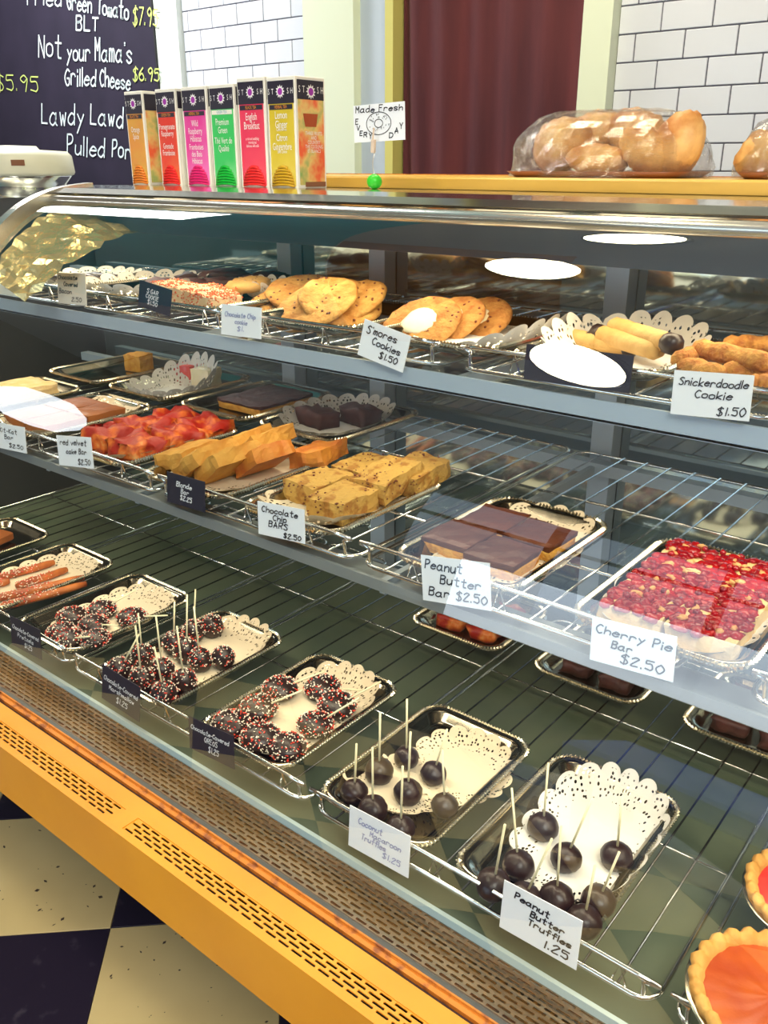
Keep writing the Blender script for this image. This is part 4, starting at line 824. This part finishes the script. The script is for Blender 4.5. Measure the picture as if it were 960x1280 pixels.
# ============================================================ ON TOP OF THE CASE
BY = 1.02; bz = zc(-.0335)
def tea_box(x0, x1, h, front, pk, label, words, band, bandm, side, spec=0):
    W = (x1-x0)*BY-.003; D = .064; t = thing('tea_box', label, 'box', ((x0+x1)/2*BY, BY+D/2, bz), 0, 'row of tea boxes')
    MB().box((0, 0, h/2), (W, D, h), bev=.0008).build('carton', 'box_white', t)
    f = -D/2-.0006; MB().box((0, f+.0003, h*.40), (W*.86, .0008, h*.76)).build('front_panel', front, t)
    MB().box((0, f+.0001, h*.865), (W*.90, .0012, h*.20)).build('black_header', 'box_black', t)
    MB().box((0, f-.0001, h*.735), (W*.80, .0014, h*.042)).build('name_band', bandm, t)
    print_text(band, .0062, 'text_orange' if bandm == 'box_black' else 'text_blue', t, (0, f-.0010, h*.735), sx=.75)
    def logo(cx, cy, rot, s_):
        mb = MB(); P = []
        for k in range(24): r_ = (.0095 if k % 2 == 0 else .0062)*s_; P.append((r_*math.cos(PI*k/12), 0, r_*math.sin(PI*k/12)))
        mb.add(P, [tuple(range(24))]); put('star_logo', mb.mesh('star_logo', 'logo_white'), t, (cx, cy, h*.87), rot)
        P = [(.0048*s_*math.cos(PI*k/8), -.0003, .0048*s_*math.sin(PI*k/8)) for k in range(16)]
        put('logo_disc', MB().add(P, [tuple(range(16))]).mesh('logo_disc', 'logo_purple'), t, (cx, cy, h*.87), rot)
    logo(0, f-.0009, (0, 0, 0), 1)
    for u, ch in ((-.40, 'S'), (-.27, 'T'), (.27, 'S'), (.40, 'H')): print_text(ch, .011, 'logo_white', t, (u*W, f-.0009, h*.87), sx=.7)
    for k, (s_, z, sz) in enumerate(words): print_text(s_, sz, 'text_white', t, (0, f-.0009, h*z), sx=.62)
    # opening at the foot showing the stacked packets
    mb = MB(); rw = W*.40
    for k in range(7):
        zz = .004+k*.0042; q = max(.05, 1-((zz)/.032)**2)**.5; mb.tube([(-rw*q, f-.0006, zz-.001), (-rw*q*.5, f-.0016, zz+.0008), (0, f-.0018, zz+.0013), (rw*q*.5, f-.0016, zz+.0008), (rw*q, f-.0006, zz-.001)], .0020, 5)
    mb.build('tea_packets', pk, t, smooth=True)
    xs = W/2+.0005; MB().box((xs-.0002, 0, h*.42), (.0008, D*.86, h*.78)).build('side_panel', side, t)
    MB().box((xs, 0, h*.885), (.0010, D*.88, h*.17)).build('side_header', 'box_black', t)
    if spec:
        r9 = (0, 0, PI/2); logo(xs+.0009, 0, r9, 1.1)
        for u, ch in ((-.38, 'S'), (-.24, 'T'), (.24, 'S'), (.38, 'H')): print_text(ch, .013, 'logo_white', t, (xs+.0009, u*D, h*.885), rot=(PI/2, 0, PI/2), sx=.7)
        print_text('THREE FRUITS\nAND\nCOUNTRY\nTHE COOLING\nET BLANCS', .0072, 'text_white', t, (xs+.0009, .004, h*.42), rot=(PI/2, 0, PI/2), sx=.8)
        MB().box((xs+.0004, .006, h*.035), (.0008, D*.7, .007)).build('side_strip', 'badge', t)
        put('cup_picture', MB().add([(-.012, 0, 0), (.012, 0, 0), (.016, 0, .018), (-.016, 0, .018)], [(0, 1, 2, 3)]).mesh('cup_picture', 'pie_orange'), t, (xs+.0008, -.002, h*.56), (0, 0, PI/2))
    return t
H = .150
tea_box(-1.373, -1.322, H, 'tea_orange', 'pk_orange', 'orange tea box, first from the left, standing slightly apart', [('Orange\nSpice', .56, .013)], 'BLACK TEA', 'box_black', 'tea_mix')
tea_box(-1.290, -1.236, H, 'tea_red', 'pk_red', 'red pomegranate raspberry tea box, second from the left', [('Pomegranate\nRaspberry', .58, .0125), ('Grenade\nFramboise', .38, .0125)], 'GREEN TEA', 'box_black', 'box_white')
tea_box(-1.224, -1.161, H, 'tea_pink', 'pk_pink', 'bright pink raspberry hibiscus tea box, third from the left', [('Wild\nRaspberry\nHibiscus', .56, .0135), ('Framboises\ndes Bois\nHibiscus', .33, .0125)], 'HERBAL TEA', 'box_black', 'box_white')
tea_box(-1.157, -1.097, H, 'tea_green', 'pk_green', 'green tea box with a sprout picture, fourth from the left', [('Premium\nGreen', .60, .014), ('Thé Vert de\nQualité', .42, .0135)], 'GREEN TEA', 'box_white', 'box_white')
tea_box(-1.093, -1.030, H+.006, 'tea_crimson', 'pk_red', 'crimson English breakfast tea box, fifth from the left', [('English\nBreakfast', .61, .015), ('a rich and satisfying\nmorning tea\ndelicious with milk', .42, .006)], 'BLACK TEA', 'box_black', 'box_white')
tea_box(-1.034+.005, -.968, H+.004, 'tea_yellow', 'pk_yellow', 'yellow lemon ginger tea box, rightmost, with its fruit picture side showing', [('Lemon\nGinger', .62, .015), ('Caffeine Free', .535, .0065), ('Citron\nGingembre', .42, .0145), ('Sans Cafeine', .335, .0065)], 'HERBAL TEA', 'box_black', 'tea_mix', 1)

# little sign holder
hx_ = onY(468, 239, 1.05)
sh = thing('sign_holder', 'green ball card holder with wire stem and a white donut sign', 'sign', (hx_.x, 1.05, zc(-.0335)))
MB().blob((0, 0, .0105), (.0112, .0112, .0105), 0, 0, 20, 12).build('ball_base', 'green_ball', sh, smooth=True)
MB().tube(smooth_path([(0, 0, .018), (-.003, 0, .035), (.001, 0, .052), (.0005, 0, .066)], 4), .0008, 5).build('wire_stem', 'clip_wire', sh)
MB().box((0, -.002, .058), (.006, .006, .018), .1, .1, .12, bev=.001).tube([(0, -.004, .060), (.003, -.004, .082)], .0014, 5).build('clothes_peg', 'twig', sh)
ca = onY(441, 131, 1.052); cbp = onY(505, 176, 1.052); cw = cbp.x-ca.x; ch_ = ca.z-cbp.z
sc_ = put('sign_card', MB().box((0, 0, 0), (cw, .0008, ch_)).mesh('sign_card', 'paper'), sh, (ca.x+cw/2-hx_.x, .004, (ca.z+cbp.z)/2-sh.location.z), (0, -.03, 0))
L = [('Made Fresh', -cw*.45, cw*.46, ch_*.30, ch_*.28, ch_*.16), ('E', -cw*.46, -cw*.41, -.0*ch_, 0, ch_*.13), ('V', -cw*.44, -cw*.38, -.17*ch_, -.17*ch_, ch_*.13), ('E', -cw*.38, -cw*.33, -.32*ch_, -.32*ch_, ch_*.13), ('R', -cw*.30, -cw*.24, -.36*ch_, -.36*ch_, ch_*.13), ('Y', -cw*.20, -cw*.14, -.40*ch_, -.40*ch_, ch_*.13),
     ('D', cw*.20, cw*.27, -.42*ch_, -.42*ch_, ch_*.14), ('A', cw*.31, cw*.37, -.32*ch_, -.32*ch_, ch_*.13), ('Y', cw*.40, cw*.46, -.20*ch_, -.20*ch_, ch_*.14)]
lettering(L, .0013, 5, .1).build('sign_lettering', 'ink', sc_, (0, -.0008, 0))
mb = MB()
for r1, r2 in ((.24, .30), (.08, .11)):
    P = [(cw*r1*math.cos(2*PI*k/28), -.0009, ch_*r2*math.sin(2*PI*k/28)-.001) for k in range(28)]
    mb.tube(P, .0005, 4, True)
for k in range(34):
    a = random.uniform(0, 6.28); q = random.uniform(.45, .9); mb.box((cw*.24*q*math.cos(a), -.0009, ch_*.30*q*math.sin(a)-.001), (.0016, .0004, .0006), 0, 0, random.uniform(0, 3))
mb.build('donut_drawing', 'ink', sc_)

# wrapped pastries on the ledge
PY = 1.24; pz = zc(-.0167)
def pastry_tray(x0, x1, label):
    t = thing('pastry_tray', label, 'tray', ((x0+x1)/2, PY, pz)); w2 = (x1-x0)/2
    MB().loops([rr(w2*.9, .07, .03, 0), rr(w2, .08, .04, .008), rr(w2*.985, .078, .04, .008), rr(w2*.89, .069, .03, .002)]).build('tray_body', 'brown_tray', t, smooth=True); return t
xa, xb = onY(648, 222, PY).x, onY(878, 222, PY).x
pastry_tray(xa+.01, xb-.005, 'brown tray of wrapped croissants on the wooden ledge')
CR = [((700, 182), 1.22, (.045, .034, .034), 0, -.5, 'leftmost, upright'), ((745, 166), 1.27, (.045, .034, .028), 1, -.2, 'at the back left'), ((800, 172), 1.27, (.05, .033, .034), 2, .5, 'at the back, right of centre'), ((748, 200), 1.19, (.043, .028, .020), 3, .1, 'low and pale in front'), ((812, 192), 1.21, (.045, .030, .027), 4, .65, 'front, right of centre'), ((852, 180), 1.22, (.032, .030, .039), 5, .2, 'rightmost, standing')]
for p, Y, r_, sd, tilt, nm in CR:
    c = onY(*p, Y); t = thing('croissant', 'golden baked croissant under plastic wrap, '+nm, 'pastry', c, (0, tilt, .2*sd), 'wrapped croissants')
    mb = MB(); N = 18; Ls = []
    for k in range(13):
        u = k/12*2-1; q = (max(.03, 1-u*u))**.5*(1+.10*abs(math.sin(k*1.6))); Ls.append([(u*r_[0], r_[1]*q*math.cos(2*PI*i/N)+.010*u*u, r_[2]*q*math.sin(2*PI*i/N)*(1+.06*noise.noise(Vector((i*.4, k*.5, sd))))) for i in range(N)])
    mb.loops(Ls); mb.build('pastry_roll', 'croissant', t, smooth=True)
def wrap(xa, xb, hz, label, seed):
    mb = MB(); N = 60; Ls = []; w2 = (xb-xa)/2
    for j in range(11):
        th = j/10*PI/2; k = math.cos(th)**.38; z = math.sin(th)*hz
        row = []
        for i in range(N):
            a = 2*PI*i/N; cr_ = .06*noise.noise(Vector((math.cos(a)*5, math.sin(a)*5, th*3+seed)))+.03*noise.noise(Vector((math.cos(a)*14, math.sin(a)*14, th*9+seed)))
            row.append((w2*k*(1+cr_)*math.cos(a), .088*k*(1+cr_)*math.sin(a), z*(1+cr_*.8)))
        Ls.append(row)
    mb.loops(Ls, cap0=False, cap1=True); o = mb.build('plastic_wrap', 'wrap', None, ((xa+xb)/2, PY, pz+.001), smooth=True); tag(o, label, 'wrap')
wrap(xa-.005, xb+.008, (onY(760, 146, 1.24).z-pz)*1.08, 'clear crinkled plastic wrap over the croissants on the ledge', 1)
xa2 = onY(925, 222, PY).x
pastry_tray(xa2+.01, xa2+.22, 'brown tray of wrapped pastries cut by the right picture edge')
for i, (p, Y) in enumerate((((955, 195), 1.22), ((985, 185), 1.26))):
    c = onY(*p, Y); o = MB().blob((0, 0, 0), (.034, .03, .03 if i == 0 else .038), .12, i+3, 18, 12, 1.8).build('round_pastry', 'croissant', None, c, smooth=True); tag(o, 'round golden pastry under wrap at the right picture edge, %s' % ('front' if i == 0 else 'back'), 'pastry', 'wrapped round pastries')
wrap(xa2-.004, xa2+.23, .078, 'clear crinkled plastic wrap over the pastries at the right edge', 5)

# cream lidded appliance beyond the left end of the case
ap = onY(18, 232, 1.75)
a_ = thing('countertop_warmer', 'round steel appliance with cream lid and small brown badge beyond the case', 'appliance', (ap.x-.0, 1.75, zc(-.262)))
MB().lathe([(.15, 0), (.17, .02), (.165, .16), (.185, .20), (.20, .222), (.20, .228)], 40).build('steel_bowl', 'chrome', a_, smooth=True)
MB().lathe([(.205, .228), (.210, .236), (.205, .290), (.19, .305), (.10, .310), (.09, .322), (.02, .324)], 40).build('cream_lid', 'pan_cream', a_, smooth=True)
an = math.atan2(-1.75, -a_.location.x)+.10
MB().box((.207*math.cos(an), .207*math.sin(an), .268), (.004, .042, .018), an).build('badge', 'badge', a_)
cn = thing('side_counter', 'low dark counter under the cream lidded appliance beyond the case', 'counter', (ap.x-.1, 1.75, 0))
MB().box((0, 0, zc(-.262)-.015), (1.2, .7, .03)).build('counter_top', 'steel', cn); MB().box((0, 0, (zc(-.292))/2), (1.14, .64, zc(-.292))).build('counter_body', 'case_dark', cn)

# ceiling lamps whose glow shows in the curved glass
for i, (x, y, nm) in enumerate(((-1.21, -.12, 'over the customer side'), (-1.32, .98, 'over the case'), (-1.18, 1.92, 'over the kitchen side'))):
    t = thing('ceiling_lamp', 'round glowing ceiling lamp, '+nm, 'lamp', (x, y, 2.81), 0, 'round ceiling lamps')
    t.scale = (1, 1.0 if i == 1 else 1.5, 1)
    MB().lathe([(.17, 0), (.175, -.02), (.165, -.045)], 40).build('lamp_rim', 'alu', t, smooth=True)
    MB().lathe([(.160, -.040), (.155, -.052), (.09, -.066), (.01, -.07)], 40).build('lamp_diffuser', 'lamp_glow', t, smooth=True)

t = thing('reflection_globe', 'added glowing white globe out of view, for its round reflection in the glass', 'lamp', (-4.0, -1.22, 1.28))  # unseen glowing globe, added only for its reflection in the glass
MB().lathe([(.02, .2), (.13, .18), (.22, .08), (.24, 0), (.22, -.08), (.13, -.18), (.02, -.2)], 32).build('globe', 'globe_glow', t, smooth=True)
MB().tube([(0, 0, .2), (0, 0, 1.53)], .004, 6).build('cord', 'mullion', t)

# made-up coloured ceiling fields, added for their reflections in the curved glass
struct('reflection_field_1', MB().box((-3.3, 1.15, 2.803), (2.3, 2.6, .012)), 'teal_reflect')
struct('reflection_field_2', MB().box((-1.68, .55, 2.803), (.9, 1.4, .012)), 'orange_reflect')

bn = thing('reflection_bench', 'made-up blue seat out of view, added for its reflection in the glass', 'reflection_bench', (-.42, -1.15, 0))  # unseen blue seat, added for the blue reflection in the lower glass
MB().box((0, 0, .40), (.8, .5, .12), bev=.02).build('seat', 'blue_cloth', bn)
for lx in (-.34, .34):
    for ly in (-.2, .2): MB().box((lx, ly, .17), (.04, .04, .34)).build('leg', 'mullion', bn)
